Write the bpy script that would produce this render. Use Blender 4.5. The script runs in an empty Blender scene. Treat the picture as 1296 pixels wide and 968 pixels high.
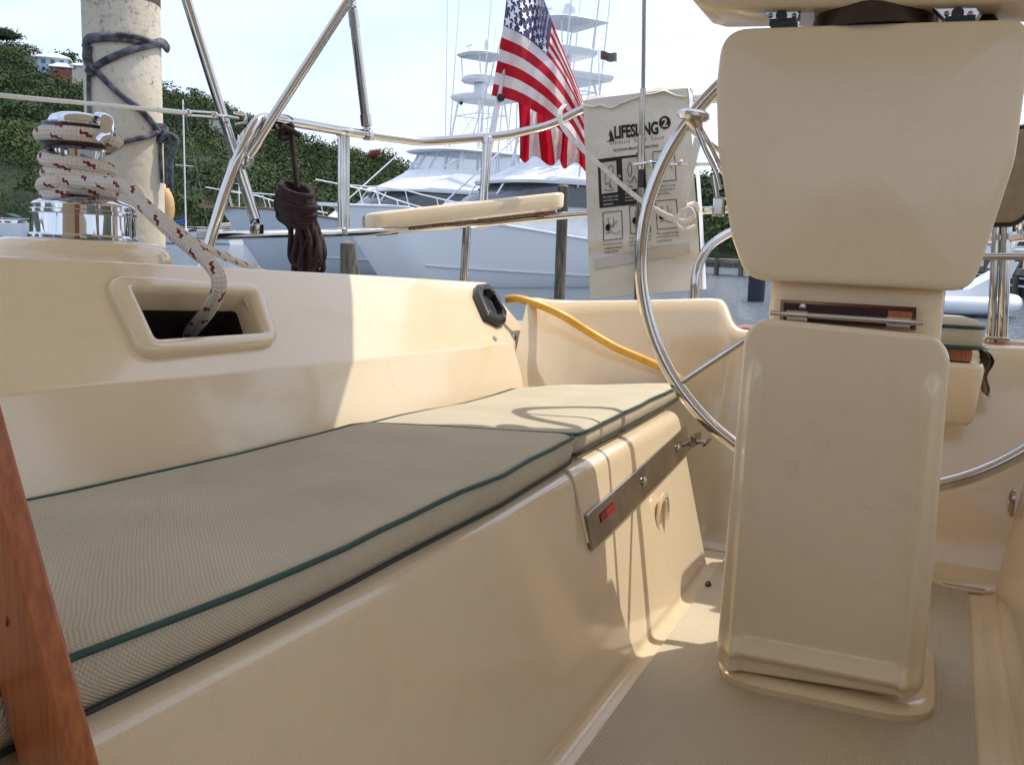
import bpy, bmesh, math, random
import numpy as np
from mathutils import Vector, noise
random.seed(7); rng=np.random.default_rng(7)
C=bpy.context.scene.collection
R=math.radians; PI=math.pi
# ------------------------------------------------------------ camera frame
FP=1200.0; CX,CY=648.0,484.0; HC=1.60           # focal length in px of a 1296 px wide picture, camera height over the water
pitch,yaw,roll=R(8.6607),R(23.6806),0.028
def cam_basis():
    F=Vector((0,math.cos(pitch),-math.sin(pitch))); Rt=Vector((1,0,0)); U=Rt.cross(F)
    c,s=math.cos(roll),math.sin(roll)
    Ri=c*Rt+s*U; Ui=c*U-s*Rt
    cy,sy=math.cos(yaw),math.sin(yaw)
    rot=lambda v:Vector((cy*v.x-sy*v.y,sy*v.x+cy*v.y,v.z))
    return rot(F),rot(Ri),rot(Ui)
F_,R_,U_=cam_basis()
CAM=Vector((0,0,HC))
def ray(px,py): return (F_*FP+R_*(px-CX)-U_*(py-CY)).normalized()
# boat axes: A aft (away), S to the picture's right, V up; the boat sits a little down by the stern
A_=Vector((0,0.9991187,-0.0419736)); S_=Vector((1,0,0)); V_=Vector((0,0.0419736,0.9991187))
def P(a,s,v): return CAM+A_*a+S_*s+V_*v
def asv(p): d=p-CAM; return d.dot(A_),d.dot(S_),d.dot(V_)
def at(px,py,a=None,s=None,v=None):
    r=ray(px,py)
    if a is not None: t=a/r.dot(A_)
    elif s is not None: t=s/r.dot(S_)
    else: t=v/r.dot(V_)
    return CAM+r*t
def atz(px,py,z):
    r=ray(px,py); return CAM+r*((z-HC)/r.z)
def atd(px,py,d):
    r=ray(px,py); h=math.hypot(r.x,r.y); return CAM+r*(d/h)
# ------------------------------------------------------------ materials
def mat(name,col,rough=.5,metal=0,spec=None,coat=0,emit=None):
    m=bpy.data.materials.new(name); m.use_nodes=True
    b=m.node_tree.nodes['Principled BSDF']
    b.inputs['Base Color'].default_value=(*col,1); b.inputs['Roughness'].default_value=rough; b.inputs['Metallic'].default_value=metal
    if coat: b.inputs['Coat Weight'].default_value=coat; b.inputs['Coat Roughness'].default_value=.08
    if spec is not None: b.inputs['Specular IOR Level'].default_value=spec
    return m
def nd(m,t,**k):
    n=m.node_tree.nodes.new(t)
    for a,b in k.items():
        if a in n.inputs: n.inputs[a].default_value=b
        else: setattr(n,a,b)
    return n
def lk(m,a,b): m.node_tree.links.new(a,b)
def bsdf(m): return m.node_tree.nodes['Principled BSDF']
def vary(m,c1,c2,scale=5,detail=4,bump=0,bscale=None,bdist=.01,stretch=None,lo=.35,hi=.65,rough=None):
    tc=nd(m,'ShaderNodeTexCoord'); src=tc.outputs['Object']
    if stretch:
        mp=nd(m,'ShaderNodeMapping'); mp.inputs['Scale'].default_value=stretch; lk(m,src,mp.inputs['Vector']); src=mp.outputs['Vector']
    n=nd(m,'ShaderNodeTexNoise'); n.inputs['Scale'].default_value=scale; n.inputs['Detail'].default_value=detail; lk(m,src,n.inputs['Vector'])
    r=nd(m,'ShaderNodeValToRGB'); r.color_ramp.elements[0].position=lo; r.color_ramp.elements[1].position=hi
    r.color_ramp.elements[0].color=(*c1,1); r.color_ramp.elements[1].color=(*c2,1)
    lk(m,n.outputs['Fac'],r.inputs['Fac']); lk(m,r.outputs['Color'],bsdf(m).inputs['Base Color'])
    if rough:
        mr=nd(m,'ShaderNodeMapRange'); mr.inputs['To Min'].default_value=rough[0]; mr.inputs['To Max'].default_value=rough[1]
        n3=nd(m,'ShaderNodeTexNoise'); n3.inputs['Scale'].default_value=scale*2.3; n3.inputs['Detail'].default_value=3; lk(m,src,n3.inputs['Vector'])
        lk(m,n3.outputs['Fac'],mr.inputs['Value']); lk(m,mr.outputs['Result'],bsdf(m).inputs['Roughness'])
    if bump:
        n2=nd(m,'ShaderNodeTexNoise'); n2.inputs['Scale'].default_value=bscale or scale*8; n2.inputs['Detail'].default_value=5; lk(m,src,n2.inputs['Vector'])
        b=nd(m,'ShaderNodeBump'); b.inputs['Strength'].default_value=bump; b.inputs['Distance'].default_value=bdist
        lk(m,n2.outputs['Fac'],b.inputs['Height']); lk(m,b.outputs['Normal'],bsdf(m).inputs['Normal'])
    return m
GC=(0.775,0.63,0.425)
def gel(name,c=GC,rough=(.10,.20),coat=.6):
    m=mat(name,c,.2,coat=coat)
    vary(m,tuple(x*.955 for x in c),tuple(min(1,x*1.03) for x in c),1.1,2,.05,260,.0015,rough=rough)
    # fine speckle of the sprayed surface and faint water marks
    tc=nd(m,'ShaderNodeTexCoord'); n=nd(m,'ShaderNodeTexNoise'); n.inputs['Scale'].default_value=420; n.inputs['Detail'].default_value=1; lk(m,tc.outputs['Object'],n.inputs['Vector'])
    n2=nd(m,'ShaderNodeTexNoise'); n2.inputs['Scale'].default_value=9; n2.inputs['Detail'].default_value=7; n2.inputs['Roughness'].default_value=.65; n2.inputs['Distortion'].default_value=1.2; lk(m,tc.outputs['Object'],n2.inputs['Vector'])
    a=nd(m,'ShaderNodeMapRange'); a.inputs['From Min'].default_value=.25; a.inputs['From Max'].default_value=.75; a.inputs['To Min'].default_value=.94; a.inputs['To Max'].default_value=1.04; lk(m,n.outputs['Fac'],a.inputs['Value'])
    b=nd(m,'ShaderNodeMapRange'); b.inputs['From Min'].default_value=.30; b.inputs['From Max'].default_value=.48; b.inputs['To Min'].default_value=.95; b.inputs['To Max'].default_value=1.0; lk(m,n2.outputs['Fac'],b.inputs['Value'])
    mu=nd(m,'ShaderNodeMath',operation='MULTIPLY'); lk(m,a.outputs['Result'],mu.inputs[0]); lk(m,b.outputs['Result'],mu.inputs[1])
    mx=nd(m,'ShaderNodeMix',data_type='RGBA',blend_type='MULTIPLY'); mx.inputs['Factor'].default_value=1
    src=bsdf(m).inputs['Base Color'].links[0].from_socket; lk(m,src,mx.inputs['A']); lk(m,mu.outputs[0],mx.inputs['B']); lk(m,mx.outputs['Result'],bsdf(m).inputs['Base Color'])
    return m
M={}
M['gel']=gel('cream_gelcoat')
M['gelpod']=gel('pod_gelcoat',(0.75,0.625,0.435),(.16,.28),.35)
M['white']=vary(mat('white_paint',(.78,.8,.82),.25,coat=.3),(.72,.74,.77),(.8,.82,.84),1.5)
M['whitesoft']=mat('white_vinyl',(.7,.72,.74),.4)
M['chrome']=mat('polished_steel',(.58,.56,.53),.07,1)
def steel():
    m=M['chrome']; tc=nd(m,'ShaderNodeTexCoord'); n=nd(m,'ShaderNodeTexNoise'); n.inputs['Scale'].default_value=14; n.inputs['Detail'].default_value=7
    lk(m,tc.outputs['Object'],n.inputs['Vector']); mr=nd(m,'ShaderNodeMapRange'); mr.inputs['From Min'].default_value=.35; mr.inputs['From Max'].default_value=.7; mr.inputs['To Min'].default_value=.04; mr.inputs['To Max'].default_value=.2
    lk(m,n.outputs['Fac'],mr.inputs['Value']); lk(m,mr.outputs['Result'],bsdf(m).inputs['Roughness'])
steel()
M['mirror']=mat('winch_chrome',(.66,.68,.74),.03,1)
M['dull']=vary(mat('dull_steel',(.4,.37,.33),.2,1),(.22,.185,.155),(.5,.46,.41),5,rough=(.05,.2))
M['black']=mat('black_plastic',(.010,.009,.010),.42)
M['brownblack']=mat('dark_brown_plastic',(.03,.012,.012),.25)
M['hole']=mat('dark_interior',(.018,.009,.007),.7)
M['teak']=vary(mat('teak',(.3,.12,.05),.4,coat=.2),(.30,.088,.025),(.44,.14,.042),7,9,.15,60,.003,stretch=(26,26,.9),rough=(.25,.45))
M['teakdk']=vary(mat('teak_dark',(.08,.02,.01),.4,coat=.2),(.055,.014,.006),(.12,.03,.012),7,8,.15,60,.003,stretch=(9,9,.7))
M['teakold']=vary(mat('weathered_teak',(.2,.1,.05),.6),(.10,.055,.035),(.32,.2,.12),12,8,.3,80,.003,stretch=(1,9,9))
M['piping']=mat('green_piping',(.012,.055,.042),.6)
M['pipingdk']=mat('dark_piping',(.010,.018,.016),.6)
M['hose']=vary(mat('yellow_hose',(.7,.38,.04),.35),(.62,.33,.035),(.78,.45,.07),14)
M['foam']=mat('star_white',(.85,.85,.88),.7)
M['cloth']=vary(mat('white_bag_cloth',(.62,.58,.5),.85),(.60,.565,.48),(.76,.725,.64),4,7,.35,22,.02)
M['strap']=vary(mat('webbing',(.7,.67,.6),.85),(.6,.57,.5),(.75,.72,.66),40,3,.4,300,.003)
M['ink']=mat('black_print',(.012,.011,.011),.7)
M['inkgrey']=mat('grey_print',(.12,.11,.10),.8)
M['paper']=mat('print_ground',(.55,.52,.46),.85)
M['navyrope']=vary(mat('blue_grey_rope',(.1,.12,.18),.85),(.03,.025,.027),(.15,.15,.185),30,4,.5,200,.004)
M['maroonrope']=vary(mat('maroon_rope',(.03,.009,.012),.85),(.008,.003,.004),(.035,.013,.014),60,4,.6,240,.005)
M['cloudywire']=mat('wire',(.3,.28,.26),.3,.9)
M['whitewire']=mat('coated_lifeline',(.72,.72,.7),.4)
M['glass']=mat('tinted_glass',(.035,.045,.055),.08,spec=.8)
M['smoke']=mat('cabin_glass',(.06,.07,.08),.1,spec=.8)
M['bluecover']=mat('blue_cover',(.01,.06,.25),.8)
M['greencover']=mat('green_cover',(.01,.09,.07),.8)
M['navyhull']=mat('dark_hull',(.012,.016,.03),.3)
M['hullgrey']=vary(mat('grey_hull',(.4,.45,.52),.3,coat=.2),(.52,.57,.62),(.60,.65,.70),.6)
M['hulllight']=vary(mat('pale_hull',(.7,.75,.8),.3,coat=.2),(.86,.88,.88),(.90,.92,.93),.5)
M['boot']=mat('bottom_paint',(.015,.018,.03),.5)
M['wood']=vary(mat('piling_wood',(.16,.12,.08),.9),(.06,.055,.04),(.2,.16,.11),3,8,.8,20,.03,stretch=(4,4,.5))
M['dock']=vary(mat('dock_wood',(.2,.18,.15),.9),(.10,.085,.07),(.24,.21,.18),3,8)
M['housewall']=mat('pale_blue_wall',(.4,.55,.65),.8); M['housered']=mat('red_wall',(.30,.09,.07),.8); M['roofw']=mat('white_roof',(.8,.8,.8),.7); M['cream']=mat('cream_wall',(.6,.55,.45),.8)
M['buoy']=mat('tan_buoy',(.55,.36,.16),.6)
M['pad']=vary(mat('tan_pad',(.3,.24,.16),.8),(.26,.21,.14),(.34,.27,.18),30)
M['red']=mat('red_sticker',(.25,.012,.01),.4)
M['trunk']=mat('bark',(.1,.07,.05),.9)
def checker_fabric():
    m=mat('khaki_weave',(.26,.24,.17),.9,spec=.2)
    tc=nd(m,'ShaderNodeTexCoord'); sep=nd(m,'ShaderNodeSeparateXYZ'); lk(m,tc.outputs['Object'],sep.inputs[0])
    def sn(o,k):
        a=nd(m,'ShaderNodeMath',operation='MULTIPLY'); lk(m,o,a.inputs[0]); a.inputs[1].default_value=k
        b=nd(m,'ShaderNodeMath',operation='SINE'); lk(m,a.outputs[0],b.inputs[0]); return b.outputs[0]
    k=2*PI/.0052
    add=nd(m,'ShaderNodeMath',operation='ADD'); lk(m,sep.outputs['Y'],add.inputs[0])
    z=nd(m,'ShaderNodeMath',operation='MULTIPLY'); lk(m,sep.outputs['Z'],z.inputs[0]); z.inputs[1].default_value=.15; lk(m,z.outputs[0],add.inputs[1])
    addx=nd(m,'ShaderNodeMath',operation='ADD'); lk(m,sep.outputs['X'],addx.inputs[0]); lk(m,sep.outputs['Z'],addx.inputs[1])
    s1=sn(addx.outputs[0],k); s2=sn(add.outputs[0],k)
    mu=nd(m,'ShaderNodeMath',operation='MULTIPLY'); lk(m,s1,mu.inputs[0]); lk(m,s2,mu.inputs[1])
    r=nd(m,'ShaderNodeValToRGB'); r.color_ramp.elements[0].position=0; r.color_ramp.elements[1].position=1
    r.color_ramp.elements[0].color=(.44,.385,.275,1); r.color_ramp.elements[1].color=(.60,.535,.40,1)
    mr=nd(m,'ShaderNodeMapRange'); mr.inputs['From Min'].default_value=-1; lk(m,mu.outputs[0],mr.inputs['Value']); lk(m,mr.outputs['Result'],r.inputs['Fac'])
    n=nd(m,'ShaderNodeTexNoise'); n.inputs['Scale'].default_value=6; n.inputs['Detail'].default_value=5; lk(m,tc.outputs['Object'],n.inputs['Vector'])
    mx=nd(m,'ShaderNodeMix',data_type='RGBA',blend_type='MULTIPLY'); mx.inputs['Factor'].default_value=.35
    lk(m,r.outputs['Color'],mx.inputs['A']); lk(m,n.outputs['Color'],mx.inputs['B']); 
    hs=nd(m,'ShaderNodeHueSaturation'); hs.inputs['Value'].default_value=1.2; hs.inputs['Saturation'].default_value=.95; lk(m,mx.outputs['Result'],hs.inputs['Color'])
    # keep only luminance of noise
    bw=nd(m,'ShaderNodeRGBToBW'); lk(m,n.outputs['Color'],bw.inputs[0]); lk(m,bw.outputs[0],mx.inputs['B'])
    lk(m,hs.outputs['Color'],bsdf(m).inputs['Base Color'])
    b=nd(m,'ShaderNodeBump'); b.inputs['Strength'].default_value=.5; b.inputs['Distance'].default_value=.0012
    lk(m,mu.outputs[0],b.inputs['Height']); lk(m,b.outputs['Normal'],bsdf(m).inputs['Normal'])
    return m
M['fabric']=checker_fabric()
def nonskid():
    m=mat('nonskid_sole',(.3,.27,.2),.75)
    tc=nd(m,'ShaderNodeTexCoord'); mp=nd(m,'ShaderNodeMapping'); mp.inputs['Rotation'].default_value=(0,0,R(45)); lk(m,tc.outputs['Object'],mp.inputs['Vector'])
    sep=nd(m,'ShaderNodeSeparateXYZ'); lk(m,mp.outputs['Vector'],sep.inputs[0])
    outs=[]
    for ax in 'XY':
        a=nd(m,'ShaderNodeMath',operation='MULTIPLY'); lk(m,sep.outputs[ax],a.inputs[0]); a.inputs[1].default_value=2*PI/.0095
        b=nd(m,'ShaderNodeMath',operation='SINE'); lk(m,a.outputs[0],b.inputs[0]); outs.append(b.outputs[0])
    mu=nd(m,'ShaderNodeMath',operation='MULTIPLY'); lk(m,outs[0],mu.inputs[0]); lk(m,outs[1],mu.inputs[1])
    mr=nd(m,'ShaderNodeMapRange'); mr.inputs['From Min'].default_value=-1; lk(m,mu.outputs[0],mr.inputs['Value'])
    n=nd(m,'ShaderNodeTexNoise'); n.inputs['Scale'].default_value=5; n.inputs['Detail'].default_value=6; lk(m,tc.outputs['Object'],n.inputs['Vector'])
    r=nd(m,'ShaderNodeValToRGB'); r.color_ramp.elements[0].color=(.40,.34,.25,1); r.color_ramp.elements[1].color=(.60,.52,.39,1)
    ad=nd(m,'ShaderNodeMath',operation='MULTIPLY_ADD'); lk(m,mr.outputs['Result'],ad.inputs[0]); ad.inputs[1].default_value=.36; 
    n2=nd(m,'ShaderNodeMath',operation='MULTIPLY'); lk(m,n.outputs['Fac'],n2.inputs[0]); n2.inputs[1].default_value=.66; lk(m,n2.outputs[0],ad.inputs[2])
    lk(m,ad.outputs[0],r.inputs['Fac']); lk(m,r.outputs['Color'],bsdf(m).inputs['Base Color'])
    b=nd(m,'ShaderNodeBump'); b.inputs['Strength'].default_value=.5; b.inputs['Distance'].default_value=.0012
    lk(m,mu.outputs[0],b.inputs['Height']); lk(m,b.outputs['Normal'],bsdf(m).inputs['Normal'])
    return m
M['nonskid']=nonskid()
def ropemat():
    m=mat('flecked_rope',(.7,.66,.6),.85)
    uv=nd(m,'ShaderNodeUVMap'); sep=nd(m,'ShaderNodeSeparateXYZ'); lk(m,uv.outputs['UV'],sep.inputs[0])   # x: turn 0..1, y: metres along
    # helical coordinate
    def mth(op,a,b=None,c=None):
        n=nd(m,'ShaderNodeMath',operation=op)
        for i,x in enumerate((a,b,c)):
            if x is None: continue
            if isinstance(x,(int,float)): n.inputs[i].default_value=x
            else: lk(m,x,n.inputs[i])
        return n.outputs[0]
    X,Y=sep.outputs['X'],sep.outputs['Y']
    w1=mth('SINE',mth('MULTIPLY',mth('ADD',mth('MULTIPLY',Y,1/.016),mth('MULTIPLY',X,6)),2*PI)) if False else mth('SINE',mth('ADD',mth('MULTIPLY',Y,2*PI/.013),mth('MULTIPLY',X,2*PI*5)))
    w2=mth('SINE',mth('SUBTRACT',mth('MULTIPLY',Y,2*PI/.013),mth('MULTIPLY',X,2*PI*5)))
    br=mth('MULTIPLY',w1,w2)
    # red flecks: short dashes on two opposite helices
    cell=mth('FRACT',mth('MULTIPLY',Y,1/.046))
    on=mth('LESS_THAN',cell,.42)
    ang=mth('FRACT',mth('ADD',mth('MULTIPLY',X,3),mth('MULTIPLY',mth('FLOOR',mth('MULTIPLY',Y,1/.046)),.37)))
    wob=mth('ADD',ang,mth('MULTIPLY',w1,.06))
    band=mth('LESS_THAN',mth('ABSOLUTE',mth('SUBTRACT',wob,mth('ADD',.3,mth('MULTIPLY',cell,.7)))),.125)
    red=mth('MULTIPLY',on,band)
    mx=nd(m,'ShaderNodeMix',data_type='RGBA'); mx.inputs['A'].default_value=(.72,.67,.60,1); mx.inputs['B'].default_value=(.22,.018,.02,1)
    lk(m,red,mx.inputs['Factor'])
    dk=nd(m,'ShaderNodeMix',data_type='RGBA',blend_type='MULTIPLY'); dk.inputs['Factor'].default_value=1
    mr=nd(m,'ShaderNodeMapRange'); mr.inputs['From Min'].default_value=-1; mr.inputs['To Min'].default_value=.86; lk(m,br,mr.inputs['Value'])
    lk(m,mx.outputs['Result'],dk.inputs['A']); lk(m,mr.outputs['Result'],dk.inputs['B']); lk(m,dk.outputs['Result'],bsdf(m).inputs['Base Color'])
    b=nd(m,'ShaderNodeBump'); b.inputs['Strength'].default_value=.8; b.inputs['Distance'].default_value=.0015; lk(m,br,b.inputs['Height']); lk(m,b.outputs['Normal'],bsdf(m).inputs['Normal'])
    return m
M['rope']=ropemat()
def flagmat():
    m=mat('flag_cloth',(.8,.8,.8),.8)
    uv=nd(m,'ShaderNodeUVMap'); sep=nd(m,'ShaderNodeSeparateXYZ'); lk(m,uv.outputs['UV'],sep.inputs[0])
    def mth(op,a,b):
        n=nd(m,'ShaderNodeMath',operation=op)
        for i,x in enumerate((a,b)):
            if isinstance(x,(int,float)): n.inputs[i].default_value=x
            else: lk(m,x,n.inputs[i])
        return n.outputs[0]
    st=mth('LESS_THAN',mth('FRACT',mth('MULTIPLY',sep.outputs['Y'],6.5),0),.5)   # stripe 0 (bottom) red
    can=mth('MULTIPLY',mth('LESS_THAN',sep.outputs['X'],.4),mth('GREATER_THAN',sep.outputs['Y'],6/13))
    a=nd(m,'ShaderNodeMix',data_type='RGBA'); a.inputs['A'].default_value=(.78,.75,.74,1); a.inputs['B'].default_value=(.50,.012,.03,1); lk(m,st,a.inputs['Factor'])
    b=nd(m,'ShaderNodeMix',data_type='RGBA'); b.inputs['B'].default_value=(.10,.095,.19,1); lk(m,can,b.inputs['Factor']); lk(m,a.outputs['Result'],b.inputs['A'])
    lk(m,b.outputs['Result'],bsdf(m).inputs['Base Color'])
    tr=nd(m,'ShaderNodeBsdfTranslucent'); lk(m,b.outputs['Result'],tr.inputs['Color']); ms=nd(m,'ShaderNodeMixShader'); ms.inputs[0].default_value=.5
    out=m.node_tree.nodes['Material Output']; lk(m,bsdf(m).outputs[0],ms.inputs[1]); lk(m,tr.outputs[0],ms.inputs[2]); lk(m,ms.outputs[0],out.inputs['Surface'])
    return m
M['flag']=flagmat()
def translucent(name,col,f=.3,rough=.85):
    m=mat(name,col,rough); tr=nd(m,'ShaderNodeBsdfTranslucent'); tr.inputs['Color'].default_value=(*col,1); ms=nd(m,'ShaderNodeMixShader'); ms.inputs[0].default_value=f
    out=m.node_tree.nodes['Material Output']; lk(m,bsdf(m).outputs[0],ms.inputs[1]); lk(m,tr.outputs[0],ms.inputs[2]); lk(m,ms.outputs[0],out.inputs['Surface']); return m
M['bimini']=translucent('bimini_canvas',(.72,.66,.54),.4)
def clearvinyl():
    m=mat('clear_vinyl',(.75,.8,.84),.25); tr=nd(m,'ShaderNodeBsdfTransparent'); tr.inputs['Color'].default_value=(.9,.93,.95,1); ms=nd(m,'ShaderNodeMixShader'); ms.inputs[0].default_value=.55
    out=m.node_tree.nodes['Material Output']; lk(m,bsdf(m).outputs[0],ms.inputs[1]); lk(m,tr.outputs[0],ms.inputs[2]); lk(m,ms.outputs[0],out.inputs['Surface']); return m
M['vinyl']=clearvinyl()
def polemat():
    m=mat('weathered_white_pile',(.6,.54,.42),.85)
    vary(m,(.50,.44,.33),(.64,.585,.47),3,8,.35,30,.01)
    tc=nd(m,'ShaderNodeTexCoord'); n=nd(m,'ShaderNodeTexNoise'); n.inputs['Scale'].default_value=34; n.inputs['Detail'].default_value=8; n.inputs['Roughness'].default_value=.8; lk(m,tc.outputs['Object'],n.inputs['Vector'])
    sp=nd(m,'ShaderNodeSeparateXYZ'); lk(m,tc.outputs['Object'],sp.inputs[0])
    mr=nd(m,'ShaderNodeMapRange'); mr.inputs['From Min'].default_value=1.45; mr.inputs['From Max'].default_value=3.1; mr.inputs['To Min'].default_value=.70; mr.inputs['To Max'].default_value=.52; lk(m,sp.outputs['Z'],mr.inputs['Value'])
    gt=nd(m,'ShaderNodeMath',operation='SUBTRACT'); lk(m,n.outputs['Fac'],gt.inputs[0]); lk(m,mr.outputs['Result'],gt.inputs[1])
    k=nd(m,'ShaderNodeMath',operation='MULTIPLY',use_clamp=True); lk(m,gt.outputs[0],k.inputs[0]); k.inputs[1].default_value=6
    mx=nd(m,'ShaderNodeMix',data_type='RGBA'); mx.inputs['B'].default_value=(.07,.06,.05,1)
    ramp=bsdf(m).inputs['Base Color'].links[0].from_socket; lk(m,ramp,mx.inputs['A']); lk(m,k.outputs[0],mx.inputs['Factor']); lk(m,mx.outputs['Result'],bsdf(m).inputs['Base Color'])
    return m
M['pole']=polemat()
# ------------------------------------------------------------ mesh builder
class MB:
    def __init__(s): s.v=[]; s.f=[]; s.uv={}
    def add(s,vs,fs,uvs=None):
        o=len(s.v); s.v+= [Vector(x) for x in vs]
        for i,f in enumerate(fs):
            if uvs: s.uv[len(s.f)]=uvs[i]
            s.f.append([o+j for j in f])
        return s
    def grid(s,rows,closeu=False,closev=False,skip=None,uv=None):
        n,m=len(rows),len(rows[0]); vs=[p for r in rows for p in r]; fs=[];uvs=[]
        for i in range(n if closeu else n-1):
            for j in range(m if closev else m-1):
                if skip and skip(i,j): continue
                i2,j2=(i+1)%n,(j+1)%m
                fs.append([i*m+j,i*m+j2,i2*m+j2,i2*m+j])
                if uv: uvs.append([uv(i,j),uv(i,j+1),uv(i+1,j+1),uv(i+1,j)])
        return s.add(vs,fs,uvs if uv else None)
    def box(s,o,ex,ey,ez):   # o centre; half vectors
        o,ex,ey,ez=map(Vector,(o,ex,ey,ez)); vs=[o+a*ex+b*ey+c*ez for a in(-1,1) for b in(-1,1) for c in(-1,1)]
        return s.add(vs,[[0,1,3,2],[4,6,7,5],[0,4,5,1],[2,3,7,6],[0,2,6,4],[1,5,7,3]])
    def tube(s,path,r,seg=12,closed=False,caps=True,flat=None):
        path=[Vector(p) for p in path]; n=len(path); rs=r if isinstance(r,(list,tuple)) else [r]*n
        T=[]
        for i in range(n):
            a=path[(i-1)%n] if (closed or i>0) else path[i]; b=path[(i+1)%n] if (closed or i<n-1) else path[i]
            T.append((b-a).normalized())
        up=Vector((0,0,1)) if abs(T[0].z)<.9 else Vector((1,0,0)); N=(up-T[0]*up.dot(T[0])).normalized()
        L=0;rows=[];ls=[]
        for i in range(n):
            if i: N=(N-T[i]*N.dot(T[i])).normalized(); L+=(path[i]-path[i-1]).length
            Bn=T[i].cross(N); ls.append(L)
            f1,f2=flat or (1,1)
            rows.append([path[i]+(N*math.cos(2*PI*k/seg)*f1+Bn*math.sin(2*PI*k/seg)*f2)*rs[i] for k in range(seg)])
        if closed: ls.append(L+(path[0]-path[-1]).length)
        s.grid(rows,closeu=closed,closev=True,uv=lambda i,j:(j/seg,ls[i]))
        if caps and not closed:
            o=len(s.v)-n*seg
            s.f.append([o+k for k in range(seg)][::-1]); s.f.append([o+(n-1)*seg+k for k in range(seg)])
        return s
    def lathe(s,o,prof,ax=None,seg=48,scale=(1,1)):   # prof list of (r,h)
        o=Vector(o); ax=(ax or V_).normalized(); e1=(A_-ax*A_.dot(ax)); 
        if e1.length<.1: e1=S_-ax*S_.dot(ax)
        e1.normalize(); e2=ax.cross(e1)
        rows=[[o+ax*h+(e1*math.cos(2*PI*k/seg)*scale[0]+e2*math.sin(2*PI*k/seg)*scale[1])*r for k in range(seg)] for r,h in prof]
        s.grid(rows,closev=True); n=len(prof); b=len(s.v)-n*seg
        if prof[0][0]>1e-4: s.f.append([b+k for k in range(seg)][::-1])
        if prof[-1][0]>1e-4: s.f.append([b+(n-1)*seg+k for k in range(seg)])
        return s
    def ball(s,o,r,seg=14,sc=(1,1,1)):
        o=Vector(o); rows=[[o+Vector((r*sc[0]*math.sin(t)*math.cos(p),r*sc[1]*math.sin(t)*math.sin(p),r*sc[2]*math.cos(t))) for p in [2*PI*k/seg for k in range(seg)]] for t in [PI*max(.001,min(.999,i/(seg//2))) for i in range(seg//2+1)]]
        return s.grid(rows,closev=True)
    def build(s,name,m,parent=None,ang=40,bev=0,bseg=3,sub=0):
        me=bpy.data.meshes.new(name); org=parent['_o'] if parent is not None and '_o' in parent else None
        o_=Vector(org) if org is not None else Vector((0,0,0))
        me.from_pydata([tuple(v-o_) for v in s.v],[],s.f); 
        if s.uv:
            ul=me.uv_layers.new(name='UVMap')
            for p in me.polygons:
                u=s.uv.get(p.index)
                if u:
                    for k,li in enumerate(p.loop_indices): ul.data[li].uv=u[k]
        me.materials.append(m if not isinstance(m,str) else M[m])
        bm=bmesh.new(); bm.from_mesh(me); bmesh.ops.recalc_face_normals(bm,faces=bm.faces) if not s.__dict__.get('norecalc') else None; bm.to_mesh(me); bm.free()
        for p in me.polygons: p.use_smooth=True
        me.set_sharp_from_angle(angle=R(ang))
        o=bpy.data.objects.new(name,me); C.objects.link(o)
        if parent is not None: o.parent=parent; o['_o']=tuple(o_)
        if bev:
            b=o.modifiers.new('bevel','BEVEL'); b.width=bev; b.segments=bseg; b.limit_method='ANGLE'; b.angle_limit=R(35); b.harden_normals=False
        if sub:
            b=o.modifiers.new('sub','SUBSURF'); b.levels=sub; b.render_levels=sub
        return o
def thing(name,label,cat,loc,group=None):
    o=bpy.data.objects.new(name,None); C.objects.link(o); o.location=loc; o['_o']=tuple(loc); o.empty_display_size=.1
    o['label']=label; o['category']=cat
    if group: o['group']=group
    return o
def tag(o,label,cat,group=None):
    o['label']=label; o['category']=cat
    if group: o['group']=group
    return o
def kind(o,k): o['kind']=k; return o
def rounded(pts,rad,seg=5,closed=True):
    """round the corners of a 2-D polyline; constant number of output points"""
    out=[]; n=len(pts)
    for i,p in enumerate(pts):
        p=Vector(p[:2]); r=rad[i] if isinstance(rad,(list,tuple)) else rad
        if not closed and i in(0,n-1): out.append(p); continue
        a=Vector(pts[i-1][:2])-p; b=Vector(pts[(i+1)%n][:2])-p; la,lb=a.length,b.length
        if r<1e-6 or la<1e-6 or lb<1e-6: out+=[p]*(seg+1); continue
        a/=la;b/=lb; th=max(.02,a.angle(b)); d=min(r/math.tan(th/2),la*.49,lb*.49)
        p0,p1=p+a*d,p+b*d
        for k in range(seg+1):
            t=k/seg; out.append(p0*(1-t)**2+p*2*t*(1-t)+p1*t*t)
    return out
def inset_poly(pts,d):
    n=len(pts); out=[]
    area=sum(pts[i][0]*pts[(i+1)%n][1]-pts[(i+1)%n][0]*pts[i][1] for i in range(n)); sg=1 if area>0 else -1
    for i in range(n):
        p0,p1,p2=Vector(pts[i-1]),Vector(pts[i]),Vector(pts[(i+1)%n])
        e1=(p1-p0).normalized(); e2=(p2-p1).normalized(); n1=Vector((-e1.y,e1.x))*sg; n2=Vector((-e2.y,e2.x))*sg
        k=(n1+n2); k/=max(.2,k.dot(n1)); out.append(p1+k*d)
    return out
def shell(pts,rad,prof,to3,seg=6):
    """slab whose rim follows profile [(inset,height)], closed front and back. to3(x,y,h)->Vector"""
    mb=MB(); rows=[]
    for ins,h in prof:
        q=inset_poly(pts,ins); rr=[max(.003,(rad[i] if isinstance(rad,(list,tuple)) else rad)-ins) for i in range(len(pts))]
        loop=rounded(q,rr,seg); rows.append([to3(p[0],p[1],h(p,ins) if callable(h) else h) for p in loop])
    mb.grid(rows,closev=True); n=len(rows[0]); b=len(mb.v)-n*len(rows)
    mb.f.append([b+k for k in range(n)]); mb.f.append([b+(len(rows)-1)*n+k for k in range(n)])
    return mb
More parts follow.
